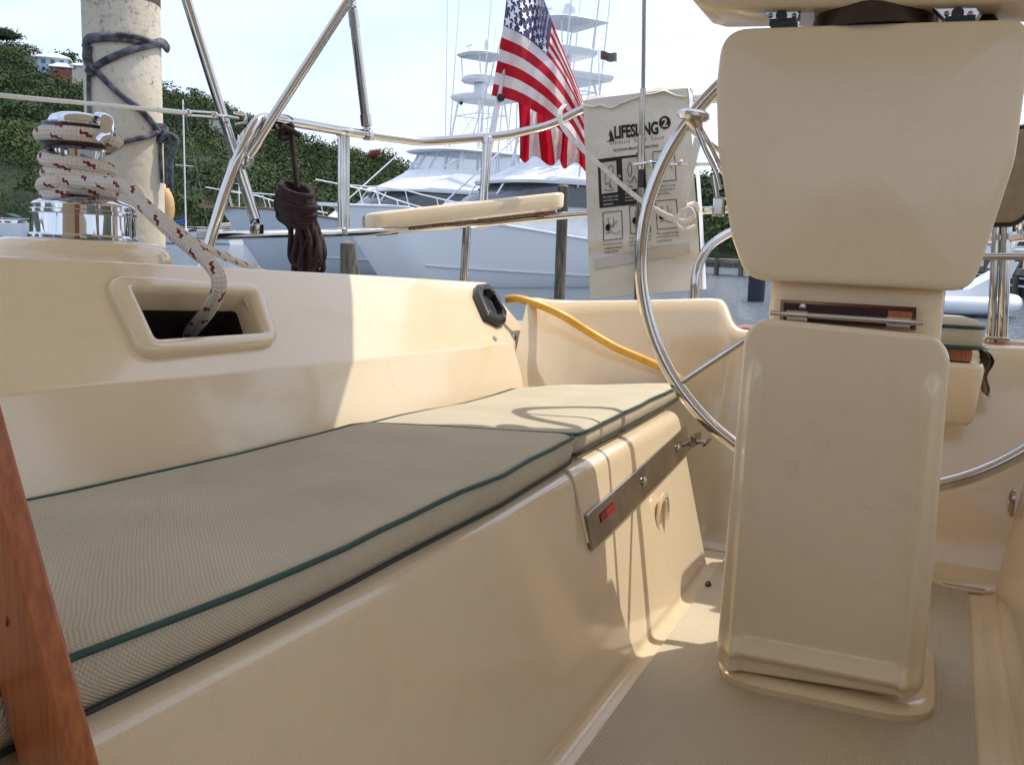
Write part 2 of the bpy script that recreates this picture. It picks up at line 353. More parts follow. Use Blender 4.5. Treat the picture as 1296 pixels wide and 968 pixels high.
def smooth_path(pts,n=8):
    pts=[Vector(p) for p in pts]; out=[]
    for i in range(len(pts)-1):
        p0=pts[i-1] if i else pts[0]*2-pts[1]; p1,p2=pts[i],pts[i+1]; p3=pts[i+2] if i+2<len(pts) else p2*2-p1
        for k in range(n):
            t=k/n; out.append(.5*((2*p1)+(p2-p0)*t+(2*p0-5*p1+4*p2-p3)*t*t+(3*p1-p0-3*p2+p3)*t**3))
    out.append(pts[-1]); return out
def bend(pts,r,seg=6):
    """3-D polyline with rounded corners"""
    pts=[Vector(p) for p in pts]; out=[pts[0]]
    for i in range(1,len(pts)-1):
        a=(pts[i-1]-pts[i]);b=(pts[i+1]-pts[i]); d=min(r,a.length*.45,b.length*.45)
        p0=pts[i]+a.normalized()*d; p1=pts[i]+b.normalized()*d
        for k in range(seg+1):
            t=k/seg; out.append(p0*(1-t)**2+pts[i]*2*t*(1-t)+p1*t*t)
    out.append(pts[-1]); return out
def lerp(a,b,t): return a+(b-a)*t
def interp(x,xs,ys):
    return float(np.interp(x,xs,ys))
# ============================================================ THE YACHT'S COCKPIT
yacht=thing('sailboat_cockpit','cream gelcoat sailboat cockpit with long side bench, sloped coaming and speckled sole','sailboat',P(1.5,-.155,-.86))
MID=-.155
AS=[-.6,0,.5,.9,1.196,1.3,1.490,1.65,1.9,2.2,2.45,2.6,2.68,2.74]
def side_profile(a,mirror=False):
    e=interp(a,[0,1.2,1.8,2.7,3.1],[-.605,-.60,-.625,-.655,-.67]) if not mirror else -.62
    f=interp(a,[1.4,2.6,3],[-.525,-.535,-.55])
    kv=interp(a,[.9,1.7,2.6],[-.190,-.198,-.200]); tv=interp(a,[1,2,2.8],[-.005,-.016,-.028])
    pts=[(f+.034,-.83),(f,-.83),(e,-.378),(-1.085,-.378),(-1.13,kv),(-1.30,tv)]
    rad=[0,.04,.045,.02,.018,0]
    low=rounded(pts[:6],rad,6,closed=False)
    # rows on the sloped face for the cubby opening: replace last segment by t=.19,.65
    k=Vector(pts[4]); t_=Vector(pts[5])
    face=[k.lerp(t_,x) for x in (.285,.70)]
    top=rounded([tuple(k.lerp(t_,.8)),pts[5],(-1.50,tv-.012),(-1.54,-.30),(-2.0,-.36)],[0,.012,.04,.03,0],4,closed=False)
    return low[:-1]+face+top, len(low)-1
rows=[]
hole=(AS.index(1.196),AS.index(1.490))
for a in AS:
    pr,nf=side_profile(a); row=[]
    for j,p in enumerate(pr):
        aa=a
        if j==nf+1: aa=a+(.012 if a==1.196 else .020 if a==1.490 else 0)
        if j==nf: aa=a
        if j>nf+1 and a in(1.196,1.490): aa=a+.02
        if a==2.74: # slope the aft end down towards the stern wall
            pass
        row.append(P(aa,p.x,p.y))
    rows.append(row)
mb=MB(); mb.grid(rows,skip=lambda i,j:(hole[0]<=i<hole[1]) and j==nf)
coam=mb.build('side_moulding','gel',yacht,ang=50)
# mirrored side (starts beyond the picture's right edge)
rows=[]
for a in [-.6,.5,1.5,2.5,3.15]:
    pr,_=side_profile(a,True); rows.append([P(a,2*MID-p.x-(.0 if p.y>-.5 else 0),p.y) for p in pr])
MB().grid(rows).build('side_moulding','gel',yacht,ang=50)
# sole and its moulded border
MB().grid([[P(a,s,-.8315) for s in (-.66,.34)] for a in (-.6,1,3.12)]).build('sole','gel',yacht)
MB().grid([[P(-.6,-.482,-.826),P(-.6,.125,-.826)],[P(1.5,-.490,-.826),P(1.5,.14,-.826)],[P(2.90,-.508,-.826),P(2.90,.165,-.826)],[P(2.93,-.49,-.826),P(2.93,.13,-.826)]]).build('nonskid_panel','nonskid',yacht)
# stern wall
W=[((2.36,-1.13),at(668,377,a=2.66),0),((2.50,-1.045),at(690,379.5,a=2.74),0),((2.62,-.98),at(730,380.5,a=2.82),0),((2.75,-.885),at(790,380,a=2.90),0),((2.90,-.76),at(860,378.5,a=3.02),0),
   ((2.965,-.66),at(897,377.5,a=3.08),0),((2.985,-.625),at(908,379,a=3.10),0),((2.99,-.60),at(915,386,a=3.11),0),((2.99,-.585),at(921,402,a=3.12),0),((2.99,-.565),at(927,413,a=3.125),0),((2.99,-.54),at(937,418,a=3.13),0),((2.99,-.45),None,0),((2.99,-.1),None,0),((2.99,.1),None,0),((2.99,.17),None,0),((2.985,.25),None,0),((2.97,.5),None,0),((2.97,1.2),None,0)]
rows=[]
for (a,s),tp,_ in W:
    if tp is None: tp=P(3.13,s,-.148+ .02*max(0,s))
    ta,ts,tv=asv(tp)
    row=[P(a-.06,s,-.83),P(a-.018,s,-.815),P(a,s,-.77)]
    for k in range(1,7): t=k/6*.94; row.append(P(lerp(a,ta,t),lerp(s,ts,t),lerp(-.77,tv,t)))
    row+=[P(ta+.002,ts,tv-.006),P(ta+.012,ts,tv),P(ta+.085,ts,tv),P(ta+.10,ts,tv-.01),P(ta+.11,ts,-.24)]
    rows.append(row)
MB().grid(rows).build('stern_wall','gel',yacht,ang=60)
# after deck behind it, teak caps
MB().grid([[P(a,s,-.215) for s in (-2.02,-1.2,-.3,.6,1.7)] for a in (3.2,3.6,4.2)]).build('after_deck','gel',yacht)
MB().box(P(3.42,-.50,-.15),A_*.15,S_*.13,V_*.008).build('teak_cap','teak',yacht,bev=.003)
MB().box(P(3.27,.22,-.150),A_*.055,S_*.12,V_*.006).build('teak_cap','teak',yacht,bev=.003)
rim=bend([P(3.215,.09,-.146),P(3.345,.10,-.146),P(3.345,.36,-.14)],.03); MB().tube(rim,.011).build('deck_lip','gel',yacht)
# hull outside
rows=[]
for a,w,top in [(-1.2,1.9,-.36),(0,1.95,-.36),(1.5,1.93,-.36),(3,1.85,-.36),(4.2,1.62,-.22)]:
    rows.append([P(a,MID-w,top),P(a,MID-w-.02,-.9),P(a,MID-w+.15,-1.55),P(a,MID,-1.9),P(a,MID+w-.15,-1.55),P(a,MID+w+.02,-.9),P(a,MID+w,top)])
hb=MB().grid(rows); hb.f.append([len(hb.v)-7+k for k in range(7)]); hb.build('hull','white',yacht)
MB().grid([[P(a,1.10,-.16),P(a,1.8,-.36)] for a in(-.6,1,3.2)]).build('side_deck','gel',yacht)
# seam bead over the bench edge where the locker lid starts
pts=[]
for p in rounded([(-1.0,-.378),(-.624,-.378),(-.583,-.52)],.04,6,closed=False): pts.append(P(1.745,p.x+.0005,p.y+.0005))
MB().tube(pts,.004,8).build('bench_seam','gel',yacht)
# moulded pad the winch stands on
WC=P(1.40,-1.553,-.012)
prof=[(.150,-.03),(.150,.0),(.147,.02),(.140,.034),(.128,.041),(.0,.044)]
MB().lathe(WC,prof,seg=56,scale=(1.25,1)).build('winch_pad','gel',yacht)
# ---- cubby in the coaming
def face_pt(a,t,out=0):
    kv=interp(a,[.9,1.7,2.6],[-.190,-.198,-.200]); tv=interp(a,[1,2,2.8],[-.005,-.016,-.028])
    s,v=lerp(-1.13,-1.30,t),lerp(kv,tv,t); n=Vector((0,.69,.73)); n.x=0
    return P(a,s+.69*out*0.98,v+.72*out)
def cubby(x,y,h):   # x along (0..1), y up the slope; bilinear between four seen corners
    c=[(1.150,.15),(1.505,.185),(1.575,.785),(1.180,.83)]
    a=lerp(lerp(c[0][0],c[1][0],x),lerp(c[3][0],c[2][0],x),y); t=lerp(lerp(c[0][1],c[1][1],x),lerp(c[3][1],c[2][1],x),y)
    return face_pt(a,t,h)
mb=MB(); rows=[]
outer=[(0,0),(1,0),(1,1),(0,1)]
sq=[(0,0),(1.0,0),(1.0,.62),(0,.62)]
for ins,h in [(-.0,-.002),(0,.009),(.012,.017),(.035,.021),(.085,.021),(.105,.016),(.115,.004),(.12,-.035)]:
    q=inset_poly(sq,ins); lp=rounded(q,max(.035,.12-ins),6); rows.append([cubby(p.x,p.y/.62,h) for p in lp])
mb.grid(rows,closev=True); fr=mb.build('cubby_frame','gel',yacht,ang=50)
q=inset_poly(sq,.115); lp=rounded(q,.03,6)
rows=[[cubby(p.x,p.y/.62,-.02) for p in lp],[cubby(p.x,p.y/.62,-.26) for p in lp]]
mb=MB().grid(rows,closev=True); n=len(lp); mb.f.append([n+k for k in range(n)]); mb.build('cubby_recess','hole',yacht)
# ---- stainless slide on the bench front
def front(a,v,out=0):
    e=interp(a,[0,1.2,1.8,2.7,3.1],[-.605,-.60,-.625,-.655,-.67]); f=interp(a,[1.4,2.6,3],[-.525,-.535,-.55])
    return P(a,lerp(f,e,(v+.83)/.452)+out,v)
def slide():
    t=thing('table_slide_track','mirror-polished steel strip with a red mark screwed along the bench front','metal track',front(1.78,-.52,.004))
    a0,a1=1.775,2.78; v0=lambda a:lerp(-.472,-.425,(a-1.775)/1.0); v1=lambda a:lerp(-.545,-.495,(a-1.775)/1.0)
    mb=MB(); rows=[]
    for a in np.linspace(a0,a1,12): rows.append([front(a,v0(a),.002),front(a,v0(a),.009),front(a,v1(a),.009),front(a,v1(a),.002)])
    mb.grid(rows,closev=True); mb.f+= [[0,1,2,3],[44,47,46,45]]
    mb.build('strip','dull',t,bev=.002)
    mb=MB().grid([[front(a,v0(a)-.018,.0105),front(a,v0(a)-.036,.0105)] for a in(1.85,1.96)]).build('red_mark','red',t)
    for a in (2.22,2.62): MB().lathe(front(a,(v0(a)+v1(a))/2,.009),[(.013,0),(.013,.003),(.008,.008),(.0,.009)],ax=S_,seg=16).build('screw','chrome',t)
    return t
slide()
t=thing('bench_latch','small dark steel hasp at the aft end of the bench front','latch',front(2.84,-.5,.01))
MB().box(front(2.86,-.475,.012),A_*.05,S_*.006,V_*.018).build('hasp_plate','dull',t,bev=.003)
MB().tube(bend([front(2.82,-.475,.02),front(2.82,-.475,.05),front(2.9,-.475,.05),front(2.92,-.5,.02)],.015),.006,8).build('hook','dull',t)
t=thing('drain_plate','small oval inspection plate moulded low on the bench front','inspection plate',front(2.3,-.6,.003))
MB().lathe(front(2.36,-.60,-.0),[(.062,0),(.062,.004),(.05,.007),(.045,.003),(0,.003)],ax=S_,seg=32).build('plate_rim','gel',t)
MB().box(front(2.36,-.60,.006),A_*.0035,S_*.004,V_*.042).build('plate_bar','gel',t,bev=.002)
# clip low on the stern wall, snaps
t=thing('gate_clip','tiny dark lashing eye on the sole beside the bench foot','deck eye',P(2.54,-.505,-.824))
MB().tube(bend([P(2.545,-.502,-.824),P(2.547,-.50,-.814),P(2.556,-.493,-.814),P(2.56,-.49,-.824)],.004),.002,6).build('loop','black',t)
MB().box(P(2.553,-.495,-.823),A_*.012,S_*.004,V_*.002).build('foot_plate','black',t)
for px,py,lb in [(625.5,427,'left of the two snap studs under the black louvre vent'),(650.5,425,'right of the two snap studs, nearest the stern corner')]:
    c=face_pt(*({625.5:(2.482,.082),650.5:(2.621,.077)}[px]),.0)
    t=thing('snap_stud',lb,'snap fastener',c,'snap studs under the vent')
    MB().lathe(c,[(.009,0),(.009,.003),(.006,.006),(.0,.0065)],ax=S_*.9+V_*.5,seg=16).build('snap_cap','chrome',t)
# louvre vent
c1=Vector((2.575,.52)); 
t=thing('louvre_vent','black eight-sided engine-room vent with a dark recess on the coaming end','vent',face_pt(2.575,.5,.002))
nrm=(S_*.69+V_*.72)
corners=[face_pt(a_,t_,.020) for a_,t_ in ((2.604,.869),(2.68,.898),(2.699,.783),(2.65,.393),(2.598,.264),(2.553,.247),(2.499,.362),(2.553,.732))]
cen=sum(corners,Vector())/len(corners)
mb=MB(); rows=[[c-nrm*.03 for c in corners],[c for c in corners],[cen+(c-cen)*.90+nrm*.006 for c in corners],[cen+(c-cen)*.66+nrm*.006 for c in corners],[cen+(c-cen)*.6-nrm*.017 for c in corners]]
mb.grid(rows,closev=True); n=len(corners); mb.f.append([4*n+k for k in range(n)]); mb.build('vent_frame','black',t,bev=.0015)
for k in (0,2,4,6): MB().lathe(cen+(corners[k]-cen)*.8+nrm*.007,[(.005,0),(.004,.002),(0,.0025)],ax=nrm,seg=10).build('screw','chrome',t)
e1=(corners[0]-corners[4]).normalized(); e2=nrm.cross(e1)
for k in (): MB().box(cen+e1*k*(corners[0]-corners[4]).length*.6-nrm*.004,e2*.022,e1*.004+nrm*.004,nrm*.001).build('louvre_blade','black',t)
# ============================================================ CUSHIONS
def cushion(name,label,outline,top,bot,step=None,grp='bench cushions'):
    cen=sum((Vector(p) for p in outline),Vector((0,0)))/len(outline)
    t=thing(name,label,'cushion',P(cen.x,cen.y,bot),grp)
    rad=.035; prof=[(.03,bot),(.004,bot+.004),(0,bot+.014),(-.003,(top+bot)/2),(0,top-.012),(.004,top-.003),(.012,top),(.05,top+.004),(.12,top+.006)]
    def wob(x,y,h): 
        k_=noise.noise(Vector((x*2.3,y*2.0,.4))); return P(x+.006*noise.noise(Vector((x*3,y*3,2))),y+.005*noise.noise(Vector((x*3.3,y*2,5))),h+(.007*k_+.003*noise.noise(Vector((x*7,y*7,.9))) if h>top-.03 else 0)+.0022*math.sin(x*7+y*3)*(1 if h>top-.02 else .2)+.0015*noise.noise(Vector((x*6,y*6,h*5))))
    dens=[]
    n=len(outline)
    mb=MB(); rows=[]
    def loop(ins):
        q=rounded(inset_poly(outline,ins),[max(.006,rad-ins)]*n,5); out=[]
        for i in range(len(q)):   # densify
            a,b=q[i],q[(i+1)%len(q)]; m=max(1,int(6)) if (b-a).length>.12 else 1
            for k in range(m): out.append(a.lerp(b,k/m))
        return out
    base=loop(0); L=len(base)
    def loopn(ins):
        q=loop(ins) if ins<.02 else []
        return q if len(q)==L else [b.lerp(cen,ins*2.4) for b in base]
    for ins,h in prof: rows.append([wob(p.x,p.y,h) for p in loopn(ins)])
    mb.grid(rows,closev=True); last=len(mb.v)-L; ci=len(mb.v); mb.v.append(P(cen.x,cen.y,top+.008))
    for k in range(L): mb.f.append([last+k,last+(k+1)%L,ci])
    bb=0; mb.f.append([k for k in range(L)][::-1])
    mb.build('cushion_cover','fabric',t,ang=60)
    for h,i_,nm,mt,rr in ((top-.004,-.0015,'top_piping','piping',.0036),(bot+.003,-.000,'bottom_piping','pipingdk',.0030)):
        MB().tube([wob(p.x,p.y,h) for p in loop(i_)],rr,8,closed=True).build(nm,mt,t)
    return t
B1=[(.30,-.595),(.9,-.590),(1.35,-.598),(1.795,-.633),(1.62,-1.02),(1.585,-1.035),(.9,-1.035),(.30,-1.035)]
cushion('bench_cushion','long khaki mesh bench cushion with green piping, the nearer of the two',B1,-.310,-.368)
B2=[(1.835,-.645),(2.4,-.672),(3.0,-.705),(2.92,-.765),(2.74,-.90),(2.55,-1.02),(2.42,-1.055),(1.64,-1.04),(1.66,-1.0)]
cushion('bench_cushion','shorter khaki cushion in the stern corner of the bench, in sunlight',B2,-.316,-.368)
# ============================================================ WINCH AND ITS ROPE
WT=WC+V_*.044
WK=.90; DT=WT-S_*.012
winch=thing('sheet_winch','chrome self-tailing winch wrapped with red flecked rope beside the white pile','winch',WT)
MB().lathe(WT,[(r_*WK,h_) for r_,h_ in [(.112,0),(.112,.005),(.108,.009),(.107,.046),(.110,.048),(.110,.054),(.107,.056),(.107,.064),(.103,.068),(.080,.078),(.060,.082)]],seg=64).build('drum_base','mirror',winch,ang=30)
MB().lathe(DT,[(r_*WK,h_) for r_,h_ in [(.056,.070),(.052,.10),(.049,.14),(.052,.172),(.068,.184)]],seg=48).build('drum','mirror',winch,ang=30)
MB().lathe(DT,[(r_*WK,h_) for r_,h_ in [(.068,.176),(.078,.182),(.080,.186),(.06,.192),(.058,.200),(.074,.208),(.076,.213),(.072,.218)]],seg=48).build('tailing_jaw','brownblack',winch,ang=30)
MB().lathe(DT,[(r_*WK,h_) for r_,h_ in [(.073,.2185),(.075,.222),(.062,.226),(.060,.232),(.054,.238),(.040,.243),(.020,.246),(0,.2465)]],seg=48).build('crown_cap','mirror',winch,ang=30)
mb=MB(); q=[DT+V_*.238+A_*.02+S_*.02, DT+V_*.240+A_*0+S_*.06, DT+V_*.230+A_*(-.01)+S_*.084,DT+V_*.205+A_*(-.02)+S_*.094,DT+V_*.185+A_*(-.03)+S_*.086]
mb.tube(smooth_path(q,6),.009,10,flat=(.7,1.4)); mb.build('feeder_arm','mirror',winch)
rp=[]
def ring(r,h,a0,a1,n=20): return [DT+V_*(h(t) if callable(h) else h)+(A_*math.cos(R(lerp(a0,a1,t)))+S_*math.sin(R(lerp(a0,a1,t))))*(r(t) if callable(r) else r)*WK for t in np.linspace(0,1,n)]
wr=.0118
wr=.0142
path=ring(.066,lambda t:.080+.019*t,150,510,40)[:-1]+ring(lambda t:lerp(.066,.064,t),lambda t:.099+.021*t,150,510,40)[:-1]+ring(.0635,lambda t:.120+.025*t,150,510,40)[:-1]
path+=ring(lambda t:lerp(.0635,.075,min(1,t*1.5)),lambda t:lerp(.145,.197,min(1,max(0,t*1.25-.15))),150,430,36)
path+=ring(.0755,lambda t:.198,72,70+350,44)[1:]
rope=MB().tube(path,wr,12).build('rope_turns','rope',None)
tag(rope,'white rope with red flecks wound in four fat turns round the chrome winch','rope','control line on the winch')
# tail into the cubby
s0=at(150,232,a=1.315)
p=ring(lambda t:.0735,lambda t:lerp(.100,.108,t),225,150,6)+[at(156,236,a=1.335),at(178,256,a=1.32),at(208,285,a=1.31),at(240,312,a=1.32),at(262,330,a=1.325),at(276,350,a=1.325),at(275,372,a=1.335),at(262,395,a=1.37),at(243,418,a=1.42),at(228,436,a=1.47)]
o=MB().tube(smooth_path(p,8),.0135,12).build('rope_tail','rope',None); tag(o,'red flecked rope tail dropping from the winch over the coaming into the cubby','rope','control line on the winch')
p=[at(140,238,a=1.46),at(165,243,a=1.46),at(205,275,a=1.55),at(250,308,a=1.68),at(290,327,a=1.82),at(322,340,a=1.95),at(350,352,a=2.1)]
o=MB().tube(smooth_path(p,8),.0095,12).build('sheet_line','rope',None); tag(o,'thinner red flecked line leading aft from the winch over the coaming edge','rope','control line on the winch')
# ============================================================ PEDESTAL WITH TABLE LEAF AND PODS
ped=thing('steering_pedestal','cream steering pedestal with folded table leaf, big instrument pod and compass','steering pedestal',P(2.1,-.15,-.826))
def box_sec(secs,name,m,seg=6,**k):   # secs: (v,[4 corners (a,s)],rad)
    rows=[[P(p.x,p.y,v) for p in rounded(c,r,seg)] for v,c,r in secs]
    mb=MB().grid(rows,closev=True); n=len(rows[0]); mb.f.append(list(range(n))); mb.f.append([(len(rows)-1)*n+k_ for k_ in range(n)])
    return mb.build(name,m,ped,**k)
rc=lambda a0,a1,s0,s1:[(a0,s0),(a0,s1),(a1,s1),(a1,s0)]
def rcg(a0,a1,s0,s1,g): return rc(a0-g,a1+g,s0-g,s1+g)
box_sec([(-.826,rcg(1.935,2.36,-.335,.055,.018),.11),(-.812,rcg(1.935,2.36,-.335,.055,.020),.11),(-.803,rcg(1.935,2.36,-.335,.055,.014),.11),(-.798,rcg(1.935,2.36,-.335,.055,0),.11)],'base_flange','gel')
box_sec([(-.80,rc(2.0,2.30,-.335,.035),.06),(-.775,rc(2.02,2.27,-.325,.025),.05),(-.4,rc(2.03,2.24,-.318,.022),.045),(.03,rc(2.03,2.20,-.312,.024),.04)],'column','gel')
LA=1.945
def leaf3(x,y,h): return P(LA-h,x,y)
def bd(p,ins):
    # moulded bead along both long sides and the foot, fading out near the top
    x,y=p.x,p.y; k=1/(1+math.exp((y+.17)/.008)) ; 
    foot=math.exp(-((y+.748)/.019)**2)*.030
    if y<-.745: foot=max(foot,.014)
    side=0
    d=min(x+.345,.045-x)
    side=math.exp(-((d-.030)/.0105)**2)*.017
    return side*k+foot*(1 if abs(x+.15)<.16 else max(0,1-(abs(x+.15)-.16)/.05))
out=[(-.352,-.802),(-.340,-.062),(.040,-.078),(.050,-.782)]
prof=[(.0,-.030),(.0,-.008)]+[(.012*(1-math.cos(t)),-.008+.012*math.sin(t)) for t in (.5,1.0,1.5)]
prof2=[(i,(lambda p,ins,b=b:.0035+bd(p,ins))) for i,b in ((.016,0),(.020,0),(.024,0),(.028,0),(.032,0),(.036,0),(.040,0),(.045,0),(.05,0),(.055,0),(.06,0),(.066,0),(.072,0),(.08,0),(.1,0))]
# built as a fine height field so that the beads are real relief
def leaf_mesh():
    mb=MB(); q=[Vector(p) for p in out]; cen=sum(q,Vector((0,0)))/4
    NU,NV=72,150
    def f(u,v): # u,v in 0..1
        p=(q[0].lerp(q[3],u)).lerp(q[1].lerp(q[2],u),v); return p
    W_,H_=.395,.725
    rad=.052; rf=.035
    rows=[]
    for j in range(NV+1):
        tv=.5-.5*math.cos(PI*(j/NV)); tv=lerp(j/NV,tv,.75); row=[]
        y=tv*H_
        rr=rad if y>H_/2 else rf
        dy=min(y,H_-y); ind=0
        if dy<rr: ind=rr-math.sqrt(max(0,rr*rr-(rr-dy)**2))
        for i in range(NU+1):
            tu=.5-.5*math.cos(PI*i/NU); tu=lerp(i/NU,tu,.7)
            x=ind+tu*(W_-2*ind)
            p=f(x/W_,tv)
            dd=min(x-ind,W_-ind-x,dy); 
            e=.011; roll=-(e-math.sqrt(max(0,e*e-(e-min(dd,e))**2)))
            h=.004+roll+bd(p,0)*min(1,dd/.012+.15)
            row.append(leaf3(p.x,p.y,h))
        rows.append(row)
    mb.grid(rows)
    rim=[rows[0][i] for i in range(NU+1)]+[rows[j][NU] for j in range(1,NV+1)]+[rows[NV][i] for i in range(NU-1,-1,-1)]+[rows[j][0] for j in range(NV-1,0,-1)]
    back=[p+A_*.024 for p in rim]; back2=[p+A_*.018 for p in rim]
    o=len(mb.v); mb.grid([rim,back],closev=True); n=len(rim); mb.f.append([o+n+k for k in range(n)])
    return mb
leaf=leaf_mesh().build('table_leaf','gelpod',ped,ang=70)
# hinge plate and recess behind the top edge of the leaf
def quad(c,a,m,nm,par,th=.004):
    f=[at(x,y,a=a) for x,y in c]; mb=MB(); mb.grid([f,[p+A_*th for p in f]],closev=True); mb.f+=[[0,1,2,3],[4,5,6,7]]; return mb.build(nm,m,par)
quad([(988,379),(1160,389),(1159,418),(987,408)],2.016,'dull','recess_frame',ped,.012)
hr_=quad([(992,383),(1156,392.5),(1155,416),(991,406)],2.014,'brownblack','hinge_recess',ped)
quad([(1124,393),(1155,395),(1154,405),(1124,404)],2.012,'teak','hinge_tab',ped,.002)
MB().lathe(at(1016,389,a=2.014),[(.008,0),(.007,.003),(0,.004)],ax=-A_,seg=14).build('recess_screw','dull',ped)
MB().tube([at(975,396,a=1.962),at(1168,409,a=1.962)],.0052,12).build('hinge_pin','chrome',ped)
for x0,x1 in ((996,1022),(1122,1152)):
    k0=396+(x0-975)*13/193
    MB().tube([at(x0,k0,a=1.962),at(x1,k0+(x1-x0)*13/193,a=1.962)],.0078,14).build('hinge_knuckle','chrome',ped)
    MB().tube([at(x0,k0+6,a=1.957),at(x1,k0+6+(x1-x0)*13/193,a=1.957)],.006,10).build('hinge_leaf','dull',ped)
# big pod
PA=2.0
def q2(px,py,a=PA): w_=at(px,py,a=a); return asv(w_)[1:]
pod_out=[q2(*p) for p in ((945,354),(1229,369),(1247,318),(1284,205),(1303,70),(1300,25),(1100,31),(915,38),(907,110),(909,190),(926,300))]
pr=[.06,.06,.1,.2,.1,.07,.1,.07,.1,.2,.1]
def pod3(x,y,h): return P(PA-h,x,y)
E=.022
pprof=[(.035,-.15),(.01,-.14),(0,-.12),(0,-.0)]+[(E*(1-math.cos(t)),E*.55*math.sin(t)) for t in (.2,.4,.6,.8,1.0,1.2,1.4,1.57)]
def podshell(outl,rads,prof,to3,seg=8):
    mb=MB(); base=rounded(outl,rads,seg); n=len(base); cen=sum(base,Vector((0,0)))/n
    rows=[]
    for ins,h in prof:
        row=[]
        for i,p in enumerate(base):
            t=(base[(i+1)%n]-base[i-1]); t=t.normalized() if t.length>1e-6 else Vector((1,0)); nn=Vector((-t.y,t.x)); 
            if nn.dot(cen-p)<0: nn=-nn
            q=p+nn*ins
            row.append(to3(q.x,q.y,h))
        rows.append(row)
    for k in (.97,.93,.85,.7,.5,.3,.15):
        row=[]
        for i,p in enumerate(base):
            t=(base[(i+1)%n]-base[i-1]); t=t.normalized() if t.length>1e-6 else Vector((1,0)); nn=Vector((-t.y,t.x)); 
            if nn.dot(cen-p)<0: nn=-nn
            q=cen+(p+nn*prof[-1][0]-cen)*k; row.append(to3(q.x,q.y,prof[-1][1]+.010*(1-k*k)))
        rows.append(row)
    mb.grid(rows,closev=True); N=len(rows); mb.f.append(list(range(n))); ci=len(mb.v); mb.v.append(to3(cen.x,cen.y,prof[-1][1]+.010))
    for k in range(n): mb.f.append([(N-1)*n+k,(N-1)*n+(k+1)%n,ci])
    return mb
pod=podshell(pod_out,pr,pprof,pod3).build('instrument_pod','gelpod',ped,ang=60)
# upper pod: only its underside edge is in the picture
up=[q2(*p) for p in ((876,0),(885,9),(905,14),(1120,9),(1330,4),(1345,-160),(1330,-190),(890,-180),(868,-150))]
podshell(up,[.012,.02,.02,.1,.04,.1,.05,.05,.05],[(.02,-.16),(.005,-.15),(0,-.13),(0,0)]+[(.03*(1-math.cos(t)),.02*math.sin(t)) for t in (.3,.6,.9,1.2,1.57)],pod3).build('upper_pod','gelpod',ped,ang=60)
def bracket(px0,px1,py0,py1):
    a=PA+.012; c=[at(px0,py0,a=a),at(px1-6,py0+1,a=a),at(px1,py0+12,a=a),at(px1-4,py1,a=a),at(px0+22,py1,a=a)]
    mb=MB(); mb.grid([c,[p+A_*.03 for p in c]],closev=True); mb.f+=[[0,1,2,3,4],[5,6,7,8,9]]
    b=mb.build('pod_bracket','chrome',ped,bev=.0025)
    ce=at((px0+px1)/2+5,(py0+py1)/2+3,a=a-.001); MB().lathe(ce,[(.011,0),(.011,.003),(.0,.003)],ax=-A_,seg=20).build('knob_cup','black',b)
    for dx in (-14,16): MB().lathe(at((px0+px1)/2+5+dx,(py0+py1)/2+3,a=a-.001),[(.005,0),(.004,.002),(0,.003)],ax=-A_,seg=12).build('bracket_screw','dull',b)
    MB().box(at((px0+px1)/2+8,py1+1,a=a+.014),A_*.016,S_*.026,V_*.006).build('rubber_foot','black',b)
bracket(956,1012,5,29); bracket(1174,1240,3,26)
cc=at(1106,16,a=2.10)
MB().lathe(at(1106,34,a=2.10),[(.122,-.02),(.118,.01),(.105,.05),(.085,.075)],seg=40).build('compass_base','brownblack',ped,ang=30)
MB().lathe(at(1250,30,a=2.08),[(.022,-.01),(.018,.006),(.009,.018),(.013,.03),(.016,.045),(.016,.06)],seg=24).build('pod_knob','black',ped)
# throttle lever on the pod's side
lev=MB().tube([at(903,222,a=2.07),at(909,262,a=2.07)],.0058,10).build('throttle_lever','chrome',ped)
MB().lathe(at(877,147,a=2.09)-V_*.012,[(.002,0),(.03,.003),(.037,.010),(.036,.018),(.026,.024),(.0,.026)],ax=V_*.97+S_*.12,seg=32,scale=(.8,.98)).build('grip','chrome',lev)
MB().tube([at(878,152,a=2.09),at(885,166,a=2.09)],[.02,.010],14).build('grip_neck','chrome',lev)
MB().tube(smooth_path([at(882,163,a=2.08),at(893,190,a=2.08),at(904,213,a=2.07),at(911,240,a=2.07)],6),.0055,10).build('lever_arm','chrome',lev)
MB().tube(smooth_path([at(887,163,a=2.10),at(899,184,a=2.10),at(909,205,a=2.09),at(918,225,a=2.09)],6),.0048,10).build('lever_arm','chrome',lev)
MB().box(at(910,262,a=2.07),A_*.012,S_*.012,V_*.02).build('pivot_block','chrome',lev,bev=.004)
# ============================================================ STEERING WHEEL
WA=2.27; cs,cv=asv(at(1101,325,a=WA))[1:]
RW=.527
tilt=.00
def wp(r,th,off=0): return P(WA+off,cs+r*math.cos(th),cv+r*math.sin(th))
whl=MB().tube([wp(RW,2*PI*k/128) for k in range(128)],.0158,16,closed=True).build('steering_wheel','chrome',ped)
MB().lathe(P(WA-.03,cs,cv),[(.05,0),(.055,.01),(.055,.04),(.03,.05),(0,.05)],ax=A_,seg=32).build('hub','chrome',whl)
for k in range(5):
    th=R(290+72*k); MB().tube([wp(.05,th),wp(RW-.012,th)],[.0085,.0065],10).build('spoke','chrome',whl)
MB().tube([P(2.18,cs,cv),P(WA,cs,cv)],.02,16).build('shaft','chrome',whl)
